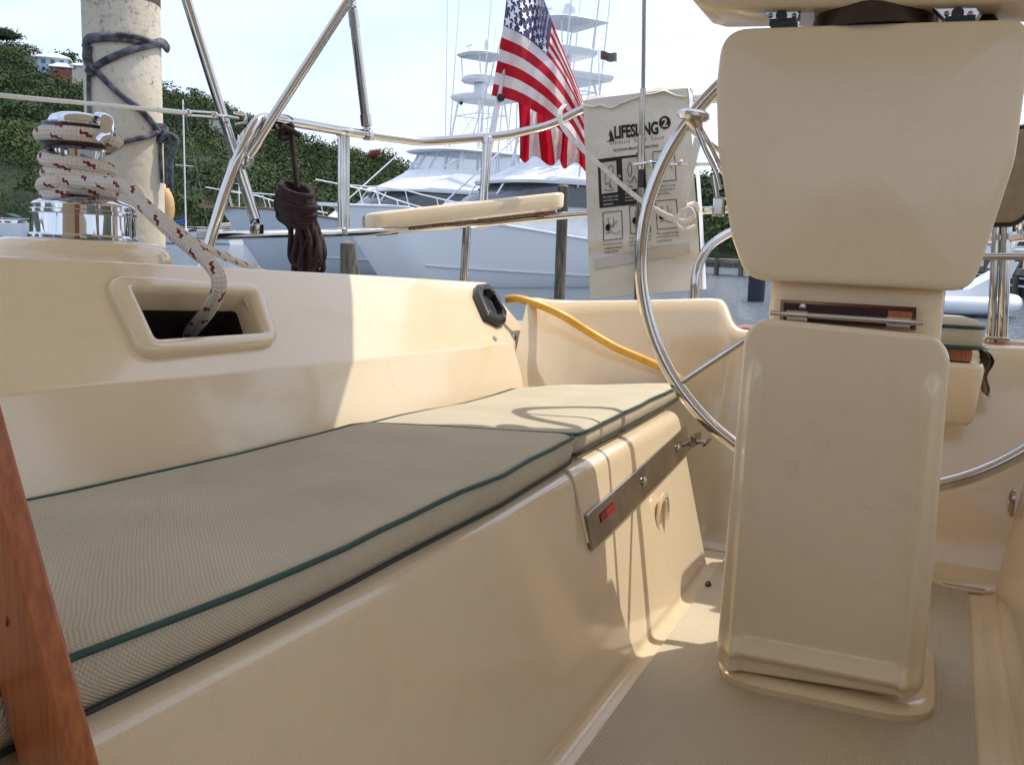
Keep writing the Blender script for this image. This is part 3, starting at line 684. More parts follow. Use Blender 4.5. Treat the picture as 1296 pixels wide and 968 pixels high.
# black rimmed pad to the right
o_=[asv(at(*p,a=2.9))[1:] for p in ((1225,165),(1225,284),(1285,284),(1310,262),(1345,190),(1330,160))]
def pad3(x,y,h): return P(2.9-h,x,y)
shell(o_,[.02,.02,.05,.05,.05,.05],[(.0,-.05),(0,-.0),(.006,.006),(.02,.012)],pad3).build('helm_backrest','pad',ped)
pd=bpy.data.objects['helm_backrest']
lp=rounded(o_,[.02,.02,.05,.05,.05,.05],6); MB().tube([P(2.902,p.x,p.y) for p in lp],.008,8,closed=True).build('edge_trim','black',pd)
# ============================================================ HELM SEAT
def hbox(secs,name,m,parent,**k):
    rows=[[P(p.x,p.y,v) for p in rounded(c,r,6)] for v,c,r in secs]
    mb=MB().grid(rows,closev=True); n=len(rows[0]); mb.f.append(list(range(n))); mb.f.append([(len(rows)-1)*n+k_ for k_ in range(n)])
    return mb.build(name,m,parent,**k)
hbox([(-.345,rc(2.78,3.08,-.26,.120),.04),(-.33,rc(2.76,3.08,-.27,.130),.04),(-.19,rc(2.72,3.09,-.29,.142),.04),(-.175,rc(2.725,3.09,-.285,.137),.04)],'helm_seat','gel',yacht,ang=50)
hbox([(-.172,rc(2.75,3.07,-.26,.11),.03),(-.142,rc(2.75,3.07,-.26,.11),.03)],'seat_edge','teak',bpy.data.objects['helm_seat'])
hc=thing('helm_cushion','small khaki seat cushion with dark green piping on the helm seat','cushion',P(2.9,0,-.14))
hbox([(-.140,rcg(2.72,3.06,-.27,.130,-.01),.05),(-.132,rcg(2.72,3.06,-.27,.130,0),.05),(-.10,rcg(2.72,3.06,-.27,.130,.003),.05),(-.076,rcg(2.72,3.06,-.27,.130,0),.05),(-.066,rcg(2.72,3.06,-.27,.130,-.012),.05),(-.058,rcg(2.72,3.06,-.27,.130,-.05),.04)],'cushion_cover','fabric',hc,ang=60)
for v_ in (-.082,-.135): MB().tube([P(p.x,p.y,v_) for p in rounded(rcg(2.72,3.06,-.27,.130,.001),.05,8)],.005,8,closed=True).build('piping','piping',hc)
fl=[]
for i,y in enumerate(np.linspace(-.14,-.255,9)):
    fl.append([P(2.80+.26*u,.142+.012*math.sin(u*9+i*.5)+.02*(i/8)+.01*math.sin(i),float(y)-.02*math.sin(u*PI)*(i/8)) for u in np.linspace(0,1,14)])
mb=MB().grid(fl); mb.grid([[p-S_*.008 for p in r] for r in fl]); mb.build('hanging_flap','fabric',hc)
# ============================================================ STERN RAILS
rail=thing('stern_rail','polished stainless stern rail with two tube levels and short stanchions','guard rail',P(3.3,-1.9,-.36))
def tub(name,pts,r,m='chrome',par=rail,b=.06,seg=16): return MB().tube(bend(pts,b),r,seg).build(name,m,par)
T=[at(252,352,a=2.30),at(287,235,a=2.34),at(305,190,a=2.36),at(326,148,a=2.42),at(365,154,a=2.62),at(433,166,a=2.94),at(535,180,a=3.25),at(640,172,a=3.45),at(700,158,a=3.55),at(742,135,a=3.6),at(870,127,a=3.62),at(1010,118,a=3.62),at(1300,112,a=3.6)]
tub('top_rail',T,.0165)
T2=[at(240,400,a=2.36),at(268,300,a=2.38),at(296,205,a=2.40),at(309,172,a=2.42),at(322,160,a=2.46),at(345,160,a=2.55)]
tub('gate_loop',T2,.014)
L_=[at(262,299,a=2.36),at(330,297,a=2.6),at(433,295,a=2.94),at(475,293,a=3.05),at(600,284,a=3.45),at(690,275,a=3.58),at(745,270,a=3.6),at(880,267,a=3.62),at(1010,262,a=3.62)]
tub('lower_rail',L_,.0145)
tub('stanchion',[at(433,168,a=2.94),at(433,293,a=2.94)],.0165)
MB().tube([at(439.5,169,a=2.96),at(439.5,293,a=2.96)],.009,12).build('stanchion_brace','chrome',rail)
tub('stanchion',[at(617,176,a=3.4),at(611,268,a=3.4)],.0175); 
tub('stanchion',[at(591,288,a=3.42),at(586,372,a=3.42)],.0165)
tub('stanchion',[at(822,268,a=3.62),at(818,400,a=3.62)],.0165)
for (x,y,a) in ((433,168,2.94),(433,293,2.94),(617,177,3.4)): MB().lathe(at(x,y,a=a)-V_*.012,[(.022,0),(.022,.02),(.016,.026)],seg=18).build('collar','chrome',rail)
MB().box(at(262,297,a=2.36),A_*.02,S_*.026,V_*.016).build('clamp','chrome',rail,bev=.005)
hr=thing('seat_rail','curved stainless grab rail round the helm seat','guard rail',at(880,376,a=3.16))
tub('grab_tube',[at(879,392,a=3.16),at(880,345,a=3.16),at(895,312,a=3.2),at(930,290,a=3.3),at(1010,280,a=3.45),at(1100,290,a=3.5),at(1190,306,a=3.4),at(1300,299,a=3.3)],.0155,par=hr,b=.1)
for x,x2,rr in ((1261,1254,.012),(1274,1268,.0165)):
    tub('stanchion',[at(x,285,a=3.32),at(x2,432,a=3.32)],rr,par=hr)
MB().box(at(1262,428,a=3.32),A_*.03,S_*.035,V_*.005).build('rail_foot','chrome',hr,bev=.003)
# lifeline
ll=thing('lifeline','white coated lifeline wire ending in a turnbuckle at the rail','lifeline',at(0,121,a=1.55))
MB().tube(smooth_path([at(-160,102,a=1.3),at(0,121,a=1.5),at(120,132,a=1.8),at(236,143,a=2.15)],6),.0055,10).build('wire','whitewire',ll)
MB().tube([at(200,139.5,a=2.05),at(236,143,a=2.15)],[.007,.0065],10).build('swage','chrome',ll)
for dy in (-2.2,3.2): MB().tube([at(236,143+dy,a=2.15),at(272,145+dy,a=2.26)],.0032,8).build('turnbuckle_bar','chrome',ll)
MB().tube([at(270,145,a=2.26),at(302,150,a=2.38)],.0045,8).build('threaded_stud','chrome',ll)
for x,y,a in((238,143,2.155),(272,146,2.26)): MB().ball(at(x,y,a=a),.011,10).build('turnbuckle_end','chrome',ll)
MB().tube(bend([at(296,143,a=2.37),at(311,146,a=2.4),at(311,156,a=2.4),at(298,158,a=2.37)],.01),.005,8).build('shackle','chrome',ll)
# ============================================================ BIMINI (frame legs seen, canvas overhead)
bim=thing('bimini_top','tan canvas sun top overhead on slanting stainless struts','sun awning',P(1.2,-1.9,-.2))
def strut(a,b,r,slv):
    a,b=Vector(a),Vector(b); o=MB().tube([a,b],r,18).build('strut','chrome',bim); d=(b-a)
    for t0,t1,k in slv: MB().tube([a+d*t0,a+d*t1],r*k,18).build('strut_sleeve','chrome',o)
    return o
sa,sb=at(236,0,a=2.30),at(323,278,a=2.42)
up_=lambda p,q,k:p+(p-q)*k
strut(up_(sa,sb,.55),sb,.0150,[(.78,1.0,1.12),(.97,1.0,1.2)])
ca,cb=at(440,3,a=2.62),at(312,200,a=2.40)
strut(up_(ca,cb,.62),cb,.0150,[(.93,1.0,1.15)])
ea,eb=at(447,18,a=2.95),at(464,160,a=3.02)
strut(up_(ea,eb,.08),eb,.0165,[(.05,.18,1.12),(.9,1.0,1.2)])
for x,y,a in((325,290,2.43),(466,172,3.03),(312,205,2.40),(443,4,2.80)):
    MB().box(at(x,y,a=a),A_*.016,S_*.018,V_*.016).build('strut_clamp','chrome',bim,bev=.006)
    MB().lathe(at(x,y-9,a=a),[(.012,0),(.012,.018),(0,.02)],ax=-A_,seg=14).build('hinge_bolt','chrome',bim)
mb=MB(); rows=[];rows2=[]
BE=2.58
for tt in np.linspace(0,1,10):
    rows.append([P(a:=lerp(-.35,interp(s,[-1.9,-.95,-.75,-.45,-.03,.32,.5,.72,1.6],[2.56,2.52,2.42,2.22,2.46,2.76,3.2,3.95,3.95]),float(tt)),s,1.16+.07*(1-((s-MID)/1.75)**2)-.05*((a-.8)/1.8)**2) for s in np.linspace(MID-1.75,MID+1.75,41)])  # aft edge scalloped and run out at right to steer where shade falls
mb.grid(rows); mb.grid([[p+V_*.006 for p in r] for r in rows]); mb.build('canvas','bimini',bim,ang=60)
MB().tube(rows[-1],.0125,12).build('hoop','chrome',bim); MB().tube(rows[3],.0125,12).build('hoop','chrome',bim)
# ============================================================ PERCH SEAT
def perch():
    t=thing('perch_seat','cream moulded corner perch seat with weathered slats beneath, fixed to the rail','perch seat',at(590,285,a=3.3))
    A0=at(462,292,a=3.02); B0=at(722,262,a=3.60)
    u=(B0-A0); L=u.length; u.normalize(); n=V_.cross(u).normalized()     # n points away
    if n.y<0: n=-n
    W_=.30
    o=[(0,0),(L,0),(L-.05,W_),(.05,W_)]
    def t3(x,y,h): return A0+u*x+n*y+V_*(h-.010*math.sin(PI*x/L)*0)
    shell(o,[.07,.07,.05,.05],[(.012,-.004),(.0,.004),(0,.052),(.006,.060),(.02,.064)],lambda x,y,h:t3(x,y,h),8).build('seat_shell','gel',t,ang=50)
    for k in range(4):
        y0=.035+k*.062; mb=MB(); 
        mb.box(t3(L/2,y0+.022,-.012),u*(L/2-.05-.01*k),n*.026,V_*.006); mb.build('slat','teakold',t,bev=.002)
    MB().box(t3(.12,W_/2,-.022),u*.012,n*.13,V_*.005).build('bearer','teakold',t); MB().box(t3(L-.12,W_/2,-.022),u*.012,n*.13,V_*.005).build('bearer','teakold',t)
    return t
perch()
# ============================================================ BACKSTAY
bs=thing('backstay','steel backstay wire running up from a turnbuckle at the stern','rigging wire',at(806,372,a=3.45))
MB().tube([at(816,-60,a=3.40),at(814,118,a=3.42)],.0075,10).build('wire','cloudywire',bs)
MB().tube([at(814,112,a=3.42),at(812,175,a=3.43)],.0105,12).build('swage','dull',bs)
MB().tube([at(812,172,a=3.43),at(811,215,a=3.43)],.0135,12).build('turnbuckle_body','dull',bs)
MB().tube([at(811,215,a=3.43),at(810,240,a=3.43)],.010,12).build('threaded_stud','brownblack',bs)
MB().tube([at(811,238,a=3.43),at(806,420,a=3.45)],.0155,12).build('chainplate_strut','dull',bs)
MB().tube([at(802,208,a=3.42),at(823,205,a=3.40),at(850,208,a=3.40),at(905,208,a=3.42)],.006,8).build('cross_bolt','chrome',bs)
MB().ball(at(822,207,a=3.40),.013,10).build('shackle','chrome',bs); MB().ball(at(861,206,a=3.4),.011,10).build('bolt_nut','chrome',bs)
# ============================================================ YELLOW HOSE
hp=[at(642,379,a=2.66),at(653,378,a=2.655),at(668,381,a=2.67),at(690,389,a=2.70),at(715,401,a=2.72),at(745,420,a=2.76),at(780,440,a=2.80),at(815,455,a=2.86),at(845,469,a=2.93),at(866,484,a=2.98)]
o=MB().tube(smooth_path(hp,8),.0125,14).build('yellow_cord',M['hose'],None); tag(o,'thick yellow shore cord looping from the coaming across the stern wall','cord')
# companionway post
t=thing('companionway_post','varnished reddish teak post leaning at the near left corner','wooden post',at(150,1000,a=.42))
def corner(x,a): return [at(-44+x,350,a=a),at(220+x,1310,a=a)]
q=[corner(0,.46),corner(-38,.447),corner(-101,.455)]
l0=[q[0][0],q[1][0],q[2][0],q[2][0]+A_*.05-S_*.05,q[0][0]+A_*.03-S_*.045]; l1=[q[0][1],q[1][1],q[2][1],q[2][1]+A_*.05-S_*.05,q[0][1]+A_*.03-S_*.045]
mb=MB().grid([l0,l1],closev=True); mb.f+=[[0,1,2,3,4],[5,6,7,8,9]]; mb.build('post','teak',t,bev=.002)
MB().lathe(at(9,785,a=.452),[(.0042,0),(.004,.001),(0,.0012)],ax=-A_*.75-S_*.55,seg=16).build('screw_plug','teakdk',t)
t=thing('wall_fitting','small dark oval fairlead on the starboard bench front at the right edge','fairlead',at(1284,635,s=.262))
MB().lathe(at(1284,636,s=.262),[(.034,0),(.034,.008),(.022,.014),(.012,.006),(0,.006)],ax=-S_,seg=20,scale=(.6,1.2)).build('fairlead_ring','dull',t)
t=thing('deck_drain','oval moulded scupper drain sunk in the far corner of the sole','drain',P(2.94,.155,-.825))
MB().lathe(P(2.945,.155,-.829),[(.085,0),(.085,.006),(.075,.008),(.062,.003)],seg=32,scale=(.5,1)).build('drain_ring','gel',t); MB().lathe(P(2.945,.155,-.827),[(.055,0),(.055,.003),(0,.003)],seg=24,scale=(.45,1)).build('drain_grate','dull',t)

MB().box(P(-.62,-.95,-.25),A_*.03,S_*.5,V_*.58).build('cabin_bulkhead','gel',yacht,bev=.01)
MB().box(P(-.62,.64,-.25),A_*.03,S_*.5,V_*.58).build('cabin_bulkhead','gel',yacht,bev=.01)
MB().box(P(-.70,-.155,-.25),A_*.02,S_*.30,V_*.58).build('companionway_hatch','teak',yacht)

MB().tube(bend([at(1285,262,a=2.95),at(1290,286,a=3.05),at(1292,299,a=3.31)],.03),.010,10).build('backrest_bracket','chrome',pd)
# ============================================================ BAG, STRAP, FLAG
BA=3.50
bc=[at(738,128,a=BA+.02),at(871,112,a=BA+.02),at(889,366,a=BA),at(747,378,a=BA)]   # TL TR BR BL
def bag_s(u,w,h=0):   # u right 0..1, w down 0..1
    p=(bc[0].lerp(bc[1],u)).lerp(bc[3].lerp(bc[2],u),w)
    x,y=u,w
    b=.030*math.sin(PI*min(1,max(0,u)))**.6*(.55+.45*math.sin(PI*min(1,max(0,w*.9+.08))))
    b+=.009*math.exp(-((w-.70-.10*u)/.03)**2)-.012*math.exp(-((w-.76-.10*u)/.03)**2)
    b+=.006*math.sin(9*w+5*u)*max(0,w-.62)*2+.005*noise.noise(Vector((u*4,w*5,1.3)))*(.35+w)
    b+=.010*math.exp(-((w-.60+.25*(u-.5))/.05)**2)*max(0,u-.55)*2
    return p-A_*(b+h)
bag=thing('rescue_sling_bag','off-white cloth man-overboard rescue bag with black print hanging on the stern rail','bag',bc[3])
def gr(f,nu,nv): return [[f(i/nu,j/nv) for i in range(nu+1)] for j in range(nv+1)]
mb=MB(); fr_=gr(bag_s,44,70); 
for j,r in enumerate(fr_):   # ragged top edge
    pass
back=[[p_+A_*(.03 if 0<i<44 else .0) for i,p_ in enumerate(r)] for r in gr(lambda u,w:bag_s(u,w)+A_*(.03+.05*math.sin(PI*u)**.5*math.sin(PI*w)**.5+.03),44,70)]
back=gr(lambda u,w:(bc[0].lerp(bc[1],u)).lerp(bc[3].lerp(bc[2],u),w)+A_*(.05*math.sin(PI*u)**.5 if 0<u<1 else 0),44,70)
mb.grid(fr_); mb.grid(back)
mb.build('bag_body','cloth',bag,ang=80)
# folded lit top flap over the rail
def flap(u,w): 
    e=.02+.012*math.sin(u*7)+.02*abs(noise.noise(Vector((u*5,0,0))))
    p=bag_s(u,0)+V_*(.008*math.sin(u*9+1)); return p+V_*(.012*math.sin(PI*w))+A_*(-.012+w*.10)-V_*(e*(1-w) if w<.3 else 0)+V_*(-.02*(w>.9))
MB().grid(gr(flap,30,8)).build('top_flap','cloth',bag,ang=80)
MB().grid([[bc[1].lerp(bc[2],t)+S_*(.001+.006*math.sin(PI*t))+A_*(x+.0)-S_*x*.05 for x in (-.005,.04,.08)] for t in np.linspace(0,1,20)]).build('side_gusset','whitesoft',bag)
MB().grid(gr(lambda u,w:bag_s(.06+.86*u,.80+.055*w-.035*u,.004),20,3)).build('hem_band','paper',bag)
def on_bag(mb_,u0,w0,du,dw,h=.0026):
    """carry a flat 2-D print (x,y in 0..1) onto the cloth"""
    for i,p in enumerate(mb_.v): mb_.v[i]=bag_s(u0+p.x*du,w0+(1-p.y)*dw,h)
    return mb_
def text_mesh(txt,bold=.0,space=1.0,shear=0,nsub=1):
    c=bpy.data.curves.new('t','FONT'); c.body=txt; c.size=1; c.offset=bold; c.space_character=space; c.shear=shear; c.resolution_u=3
    o=bpy.data.objects.new('t',c); C.objects.link(o); dg=bpy.context.evaluated_depsgraph_get(); me=o.evaluated_get(dg).to_mesh()
    vs=[Vector(v.co) for v in me.vertices]; fs=[list(p.vertices) for p in me.polygons]; o.evaluated_get(dg).to_mesh_clear()
    bpy.data.objects.remove(o); bpy.data.curves.remove(c)
    x0=min(v.x for v in vs);x1=max(v.x for v in vs);y0=min(v.y for v in vs);y1=max(v.y for v in vs)
    mb=MB(); mb.add([Vector(((v.x-x0)/(x1-x0),(v.y-y0)/(y1-y0),0)) for v in vs],fs); return mb
W_PX=lambda x,y:None
# print positions in bag coordinates
on_bag(text_mesh('LIFESLING',.035,.95),.31,.150,.41,.066).build('printed_name','ink',bag)
dsc=MB(); n=28; dsc.add([Vector((.5+.5*math.cos(2*PI*k/n),.5+.5*math.sin(2*PI*k/n),0)) for k in range(n)],[list(range(n))]); on_bag(dsc,.728,.128,.105,.066).build('printed_disc','ink',bag)
on_bag(text_mesh('2',.03),.756,.139,.05,.044,.0042).build('printed_numeral','paper',bag)
# swimmer emblem left of the name
em=MB(); em.add([Vector(p+(0,)) for p in ((0,0),(.35,.12),(.5,.35),(.35,.6),(.55,1),(.75,.75),(.9,.3),(1,0),(.6,.08))],[[0,1,8],[1,2,8],[2,6,7,8],[2,3,5,6],[3,4,5]]); on_bag(em,.225,.165,.085,.062).build('printed_emblem','ink',bag)
on_bag(text_mesh('Overboard  Rescue  System',.0,1.6,.2),.265,.222,.50,.026).build('printed_line','ink',bag)
on_bag(text_mesh('See Instruction Manual for Complete Details',.01),.295,.262,.42,.020).build('printed_line','ink',bag)
def panel(u0,w0,du,dw,m,h=.0024,nm='printed_panel'): return MB().grid(gr(lambda u,w:bag_s(u0+du*u,w0+dw*w+.0,h),8,8)).build(nm,m,bag)
def frame(u0,w0,du,dw,th=.006):
    mb=MB(); 
    for a,b in (((0,0),(1,0)),((1,0),(1,1)),((1,1),(0,1)),((0,1),(0,0))):
        pts=[bag_s(u0+du*lerp(a[0],b[0],t),w0+dw*lerp(a[1],b[1],t),.0030) for t in np.linspace(0,1,7)]; mb.tube(pts,.0013,4)
    return mb.build('printed_frame','ink',bag)
def scribble(u0,w0,du,dw,strokes,r=.0011,nm='printed_drawing'):
    mb=MB()
    for st in strokes: mb.tube([bag_s(u0+du*x,w0+dw*y,.0052) for x,y in smooth2(st)],r,4)
    return mb.build(nm,'ink',bag)
def smooth2(st): return [(p.x,p.y) for p in smooth_path([Vector((x,y,0)) for x,y in st],3)]
def para(u0,w0,du,lines,seed=0,mt='ink'):
    words=['The victim is tied','encircled by turning','toward the line or','continues until the','boat is stopped and','rescue sling is held']
    for k in range(lines): on_bag(text_mesh(words[(k+seed)%6],.005),u0,w0+k*.018,du*(1 if k<lines-1 else .7),.0125,.0046).build('printed_caption',mt,bag)
panel(.135,.305,.375,.245,'ink'); 
panel(.51,.295,.075,.225,'ink')
panel(.165,.325,.155,.155,'paper',.0044,'printed_card'); panel(.375,.318,.15,.155,'paper',.0044,'printed_card')
boat=[(.25,.75),(.2,.5),(.45,.2),(.75,.1),(.8,.3),(.6,.6),(.25,.75)]; 
scribble(.175,.33,.14,.145,[boat,[(.5,.85),(.55,.7),(.6,.9),(.7,.85)],[(.0,.3),(.2,.25)],[(.8,.6),(1,.55)],[(.1,.9),(.4,.95),(.8,.95)]])
scribble(.385,.325,.13,.145,[[(.4,.6),(.3,.35),(.5,.1),(.6,.35),(.5,.6)],[(.2,.7),(.5,.8),(.7,.6),(.9,.8)],[(.1,.9),(.6,.95)]])
on_bag(text_mesh('OR',.03),.330,.395,.03,.016,.0044).build('printed_word','paper',bag)
para(.175,.492,.145,3,0,'paper'); para(.385,.485,.13,3,2,'paper')
frame(.66,.30,.19,.15); scribble(.67,.31,.17,.12,[[(.1,.3),(.5,.2),(.9,.35)],[(.4,.8),(.7,.5),(.9,.7)],[(.1,.6),(.3,.65)]])
para(.66,.468,.18,3,1)
fig=[[(.15,.55),(.3,.4),(.5,.55),(.8,.3)],[(.1,.8),(.4,.75),(.7,.85),(.95,.75)],[(.5,.55),(.6,.3),(.55,.15)],[(.3,.4),(.25,.2),(.35,.15)]]
blob=[(.18,.45),(.3,.5),(.25,.65),(.15,.6),(.18,.45)]
for u0,w0 in ((.165,.575),(.42,.555),(.66,.545)):
    frame(u0,w0,.18,.14); scribble(u0+.01,w0+.01,.16,.12,fig); scribble(u0+.01,w0+.01,.16,.12,[blob],.005,'printed_figure'); para(u0-.01,w0+.155,.19,3,int(u0*10))
# strap round bag and rail
def strap(name,pts,wd,th=.003,m='strap',par=None,tw=V_):
    pts=smooth_path(pts,6); rows=[]
    for i,p in enumerate(pts):
        t=(pts[min(i+1,len(pts)-1)]-pts[max(0,i-1)]).normalized(); sd=t.cross(A_).normalized()
        rows.append([p-sd*wd/2,p+sd*wd/2,p+sd*wd/2-A_*th,p-sd*wd/2-A_*th])
    mb=MB().grid(rows,closev=True); n=len(rows)*4; mb.f+=[[0,1,2,3],[n-4,n-3,n-2,n-1]]; return mb.build(name,m,par,bev=.0)
st=thing('tie_strap','pale webbing strap slung from the rail across the rescue bag and knotted','strap',at(712,160,a=3.5))
strap('strap_band',[at(716,132,a=3.60),at(709,142,a=3.56),at(712,160,a=3.52),at(732,184,a=3.44),at(765,214,a=3.41),at(800,245,a=3.40),at(832,268,a=3.39),at(856,280,a=3.39)],.017,.004,par=st)
strap('strap_tail',[at(862,278,a=3.385),at(866,250,a=3.38),at(874,215,a=3.39),at(884,175,a=3.42)],.028,.003,'cloth',st)
MB().tube(smooth_path([at(826,262,a=3.385),at(845,272,a=3.37),at(866,280,a=3.36),at(878,274,a=3.35),at(874,264,a=3.35),at(862,268,a=3.345),at(856,282,a=3.34),at(866,290,a=3.35),at(880,286,a=3.37)],6),.0065,8).build('knot','strap',st)
MB().tube(smooth_path([at(866,262,a=3.40),at(880,258,a=3.45),at(882,270,a=3.52),at(872,278,a=3.45)],5),.009,8).build('knot_loop','strap',st)
# ---- flag on its staff
fa=4.0
flag=thing('stern_flag','large stars and stripes flag hanging in folds from the yacht\'s stern staff','flag',at(613,262,a=3.66))
MB().tube([at(608,290,a=3.66),at(618,195,a=3.75),at(631,124,a=3.85)],[.014,.014,.013],12).build('flag_staff','whitesoft',flag)
MB().tube([at(631,124,a=3.85),at(650,20,a=3.98),at(668,-90,a=4.1)],.011,10).build('flag_staff','whitesoft',flag)
MB().tube([at(596,180,a=3.9),at(617,110,a=3.9),at(640,30,a=4.0)],.0025,5).build('halyard','whitewire',flag)
MB().ball(at(634,124,a=3.83),.018,10).build('staff_cap','black',flag)
# key polylines: for v=0 (bottom) .. v=1 (top): points along u
K={0:[(622,121),(655,130),(690,150),(722,178),(748,215)],
   .46:[(637,33),(666,48),(697,76),(722,114),(746,165)],
   1:[(650,-76),(680,-20),(702,36),(722,86),(742,138)]}
def flag_p(u,v):
    def along(pl,t):
        pts=smooth_path([Vector((x,y,0)) for x,y in pl],8); k=t*(len(pts)-1); i=min(int(k),len(pts)-2); return pts[i].lerp(pts[i+1],k-i)
    if v<.46: p=along(K[0],u).lerp(along(K[.46],u),v/.46)
    else: p=along(K[.46],u).lerp(along(K[1],u),(v-.46)/.54)
    d=fa-.1+u*.25+(.035*math.sin(u*17+v*3)+.022*math.sin(u*31-v*4)+.03*math.sin(v*8+u*6))*min(1,u*4+.25)-.1*(1-v)
    return at(p.x,p.y,a=d)
NU,NV=70,60
_c={}
mb=MB(); mb.grid([[flag_p(i/NU,j/NV) for i in range(NU+1)] for j in range(NV+1)],uv=lambda i,j:(j/NU*.86,i/NV)); 
# lower corner falling in vertical folds behind
def fold_p(u,v):   # u downwards 0..1 ; v across
    x=lerp(655,752,v)+3*math.sin(v*14+u*2)+(5*u*math.sin(v*5)); y=lerp(116+v*60,200+14*v+5*math.sin(v*22),u)
    return at(x,y,a=fa+.22+.05*math.sin(v*24)+.03*math.sin(v*50+u*3))
mb.grid([[fold_p(i/14,j/50) for j in range(51)] for i in range(15)],uv=lambda i,j:(.88+i/14*.12,j/50*.56))
mb.build('flag_cloth','flag',flag,ang=80)
for r_ in range(9):
    for c_ in range(6 if r_%2==0 else 5):
        u=(.4*((c_+.5)/6 if r_%2==0 else (c_+1)/6))/.86; v=6/13+7/13*((r_+.6)/9.2)
        q=flag_p(u,v)
        if asv(q)[2]>1.45: continue
        ex=(flag_p(u+.01,v)-q)/.01; ey=(flag_p(u,v+.01)-q)/.01; n_=ex.cross(ey).normalized(); 
        if n_.dot(CAM-q)<0: n_=-n_
        R0=.028; rr=[]
        for k in range(10):
            an=PI/2+PI*k/5; r2=R0 if k%2==0 else R0*.42
            rr.append(q+ex.normalized()*r2*math.cos(an)*.75+ey.normalized()*r2*math.sin(an)+n_*.006)
        MB().add([q+n_*.006]+rr,[[0,1+k,1+(k+1)%10] for k in range(10)]).build('star','foam',flag)
# ============================================================ DARK ROPE COIL ON THE RAIL
mb=MB()
for k in range(3):
    c=at(360,157+k*5,a=2.60-.01*k); mb.tube([c+(A_*math.cos(t)+V_*math.sin(t)*.8)*.027+S_*.012*math.sin(t*2+k) for t in np.linspace(0,2*PI,16)],.0085,8,closed=True)
mb.tube(smooth_path([at(352,145,a=2.56),at(358,160,a=2.56),at(368,165,a=2.56),at(380,172,a=2.57)],5),.009,8)
mb.tube(smooth_path([at(369,165,a=2.58),at(372,200,a=2.57),at(376,238,a=2.57)],6),.0085,8)
random.seed(5)
cxy=(378,258)
for k in range(9):   # fat wraps of the gasket turns
    y=240+k*5.0; w_=24-abs(k-4)*1.1+random.uniform(-1.5,1.5); zz=2.57
    mb.tube([at(cxy[0]-3+w_*math.cos(t)+random.uniform(-.6,.6),y+7*math.sin(t*1+.4)+ (3*math.cos(t)),a=zz-.045*math.sin(t)*1.0) for t in np.linspace(0,2*PI,22)],.0095,8,closed=True)
for k in range(15):  # hanging loops
    x0=368+random.uniform(-3,24); y1=random.uniform(318,366); x1=lerp(374,404,(k%7)/6)+random.uniform(-3,3); dz=random.uniform(-.035,.035)
    mb.tube(smooth_path([at(x0,262,a=2.56+dz),at(lerp(x0,x1,.6)+random.uniform(-3,3),300,a=2.56+dz),at(x1-5,y1-10,a=2.55+dz),at(x1,y1,a=2.55+dz),at(x1+5,y1-12,a=2.55+dz),at(lerp(x0,x1,.7)+7,295,a=2.58+dz),at(x0+4,262,a=2.58+dz)],5),.0088,8)
mb.tube(smooth_path([at(356,262,a=2.56),at(352,275,a=2.55),at(366,288,a=2.55),at(371,320,a=2.56),at(378,362,a=2.57)],6),.008,8)
mb.tube(smooth_path([at(362,238,a=2.57),at(352,246,a=2.56),at(350,262,a=2.56),at(356,278,a=2.56)],6),.009,8)
o=mb.build('coiled_line','maroonrope',None); tag(o,'dark maroon coiled rope hanging from the rail left of the perch seat','rope coil')
# ============================================================ WATER, HILLS
def watermat():
    m=mat('harbour_water',(.11,.14,.17),.08,spec=.8)
    tc=nd(m,'ShaderNodeTexCoord')
    mp=nd(m,'ShaderNodeMapping'); mp.inputs['Scale'].default_value=(1,1,1); mp.inputs['Rotation'].default_value=(0,0,.5); lk(m,tc.outputs['Object'],mp.inputs['Vector'])
    a=nd(m,'ShaderNodeTexNoise'); a.inputs['Scale'].default_value=2.6; a.inputs['Detail'].default_value=6; a.inputs['Roughness'].default_value=.6; a.inputs['Distortion'].default_value=.6; lk(m,mp.outputs['Vector'],a.inputs['Vector'])
    b=nd(m,'ShaderNodeBump'); b.inputs['Strength'].default_value=1; b.inputs['Distance'].default_value=.22; lk(m,a.outputs['Fac'],b.inputs['Height']); lk(m,b.outputs['Normal'],bsdf(m).inputs['Normal'])
    return m
M['water']=watermat()
mb=MB(); mb.grid([[Vector((x,y,0)) for x in (-6000,-60,60,6000)] for y in (-3000,-60,80,9000)]); w_=mb.build('water','water',None); kind(w_,'structure')
SKY=[(-1500,120),(-900,70),(-400,55),(0,43),(30,45),(60,60),(85,70),(110,82),(210,106),(259,118),(322,141),(380,160),(408,177),(440,183),(471,187),(492,194),(511,206),(540,226),(600,246),(740,250),(820,232),(860,220),(900,213),(1000,202),(1296,222),(1800,215),(2600,220)]
def skyl(px): return interp(px,[p[0] for p in SKY],[p[1] for p in SKY])
def az_of(px): r=ray(px,300); return math.atan2(r.x,r.y)
def shore(px): return interp(px,[-1500,0,250,500,700,900,1300,2600],[150,150,135,150,170,95,110,150])
def ridge(px): return interp(px,[-1500,0,250,500,700,900,1300,2600],[330,310,270,250,260,170,190,250])
def hill_z(px,t):
    r=ray(px,skyl(px)); h=math.hypot(r.x,r.y); D=ridge(px); H=HC+r.z/h*D-3.2
    return .6+(max(2,H)-.6)*(t**.8)
def hill_pt(px,t,back=0):
    D=lerp(shore(px),ridge(px),t); r=ray(px,300); h=math.hypot(r.x,r.y)
    return Vector((r.x/h*D,r.y/h*D,hill_z(px,t)))
def hillmat():
    m=mat('hill_ground',(.04,.05,.02),.95); return vary(m,(.018,.027,.011),(.038,.05,.02),.12,6)
M['hill']=hillmat()
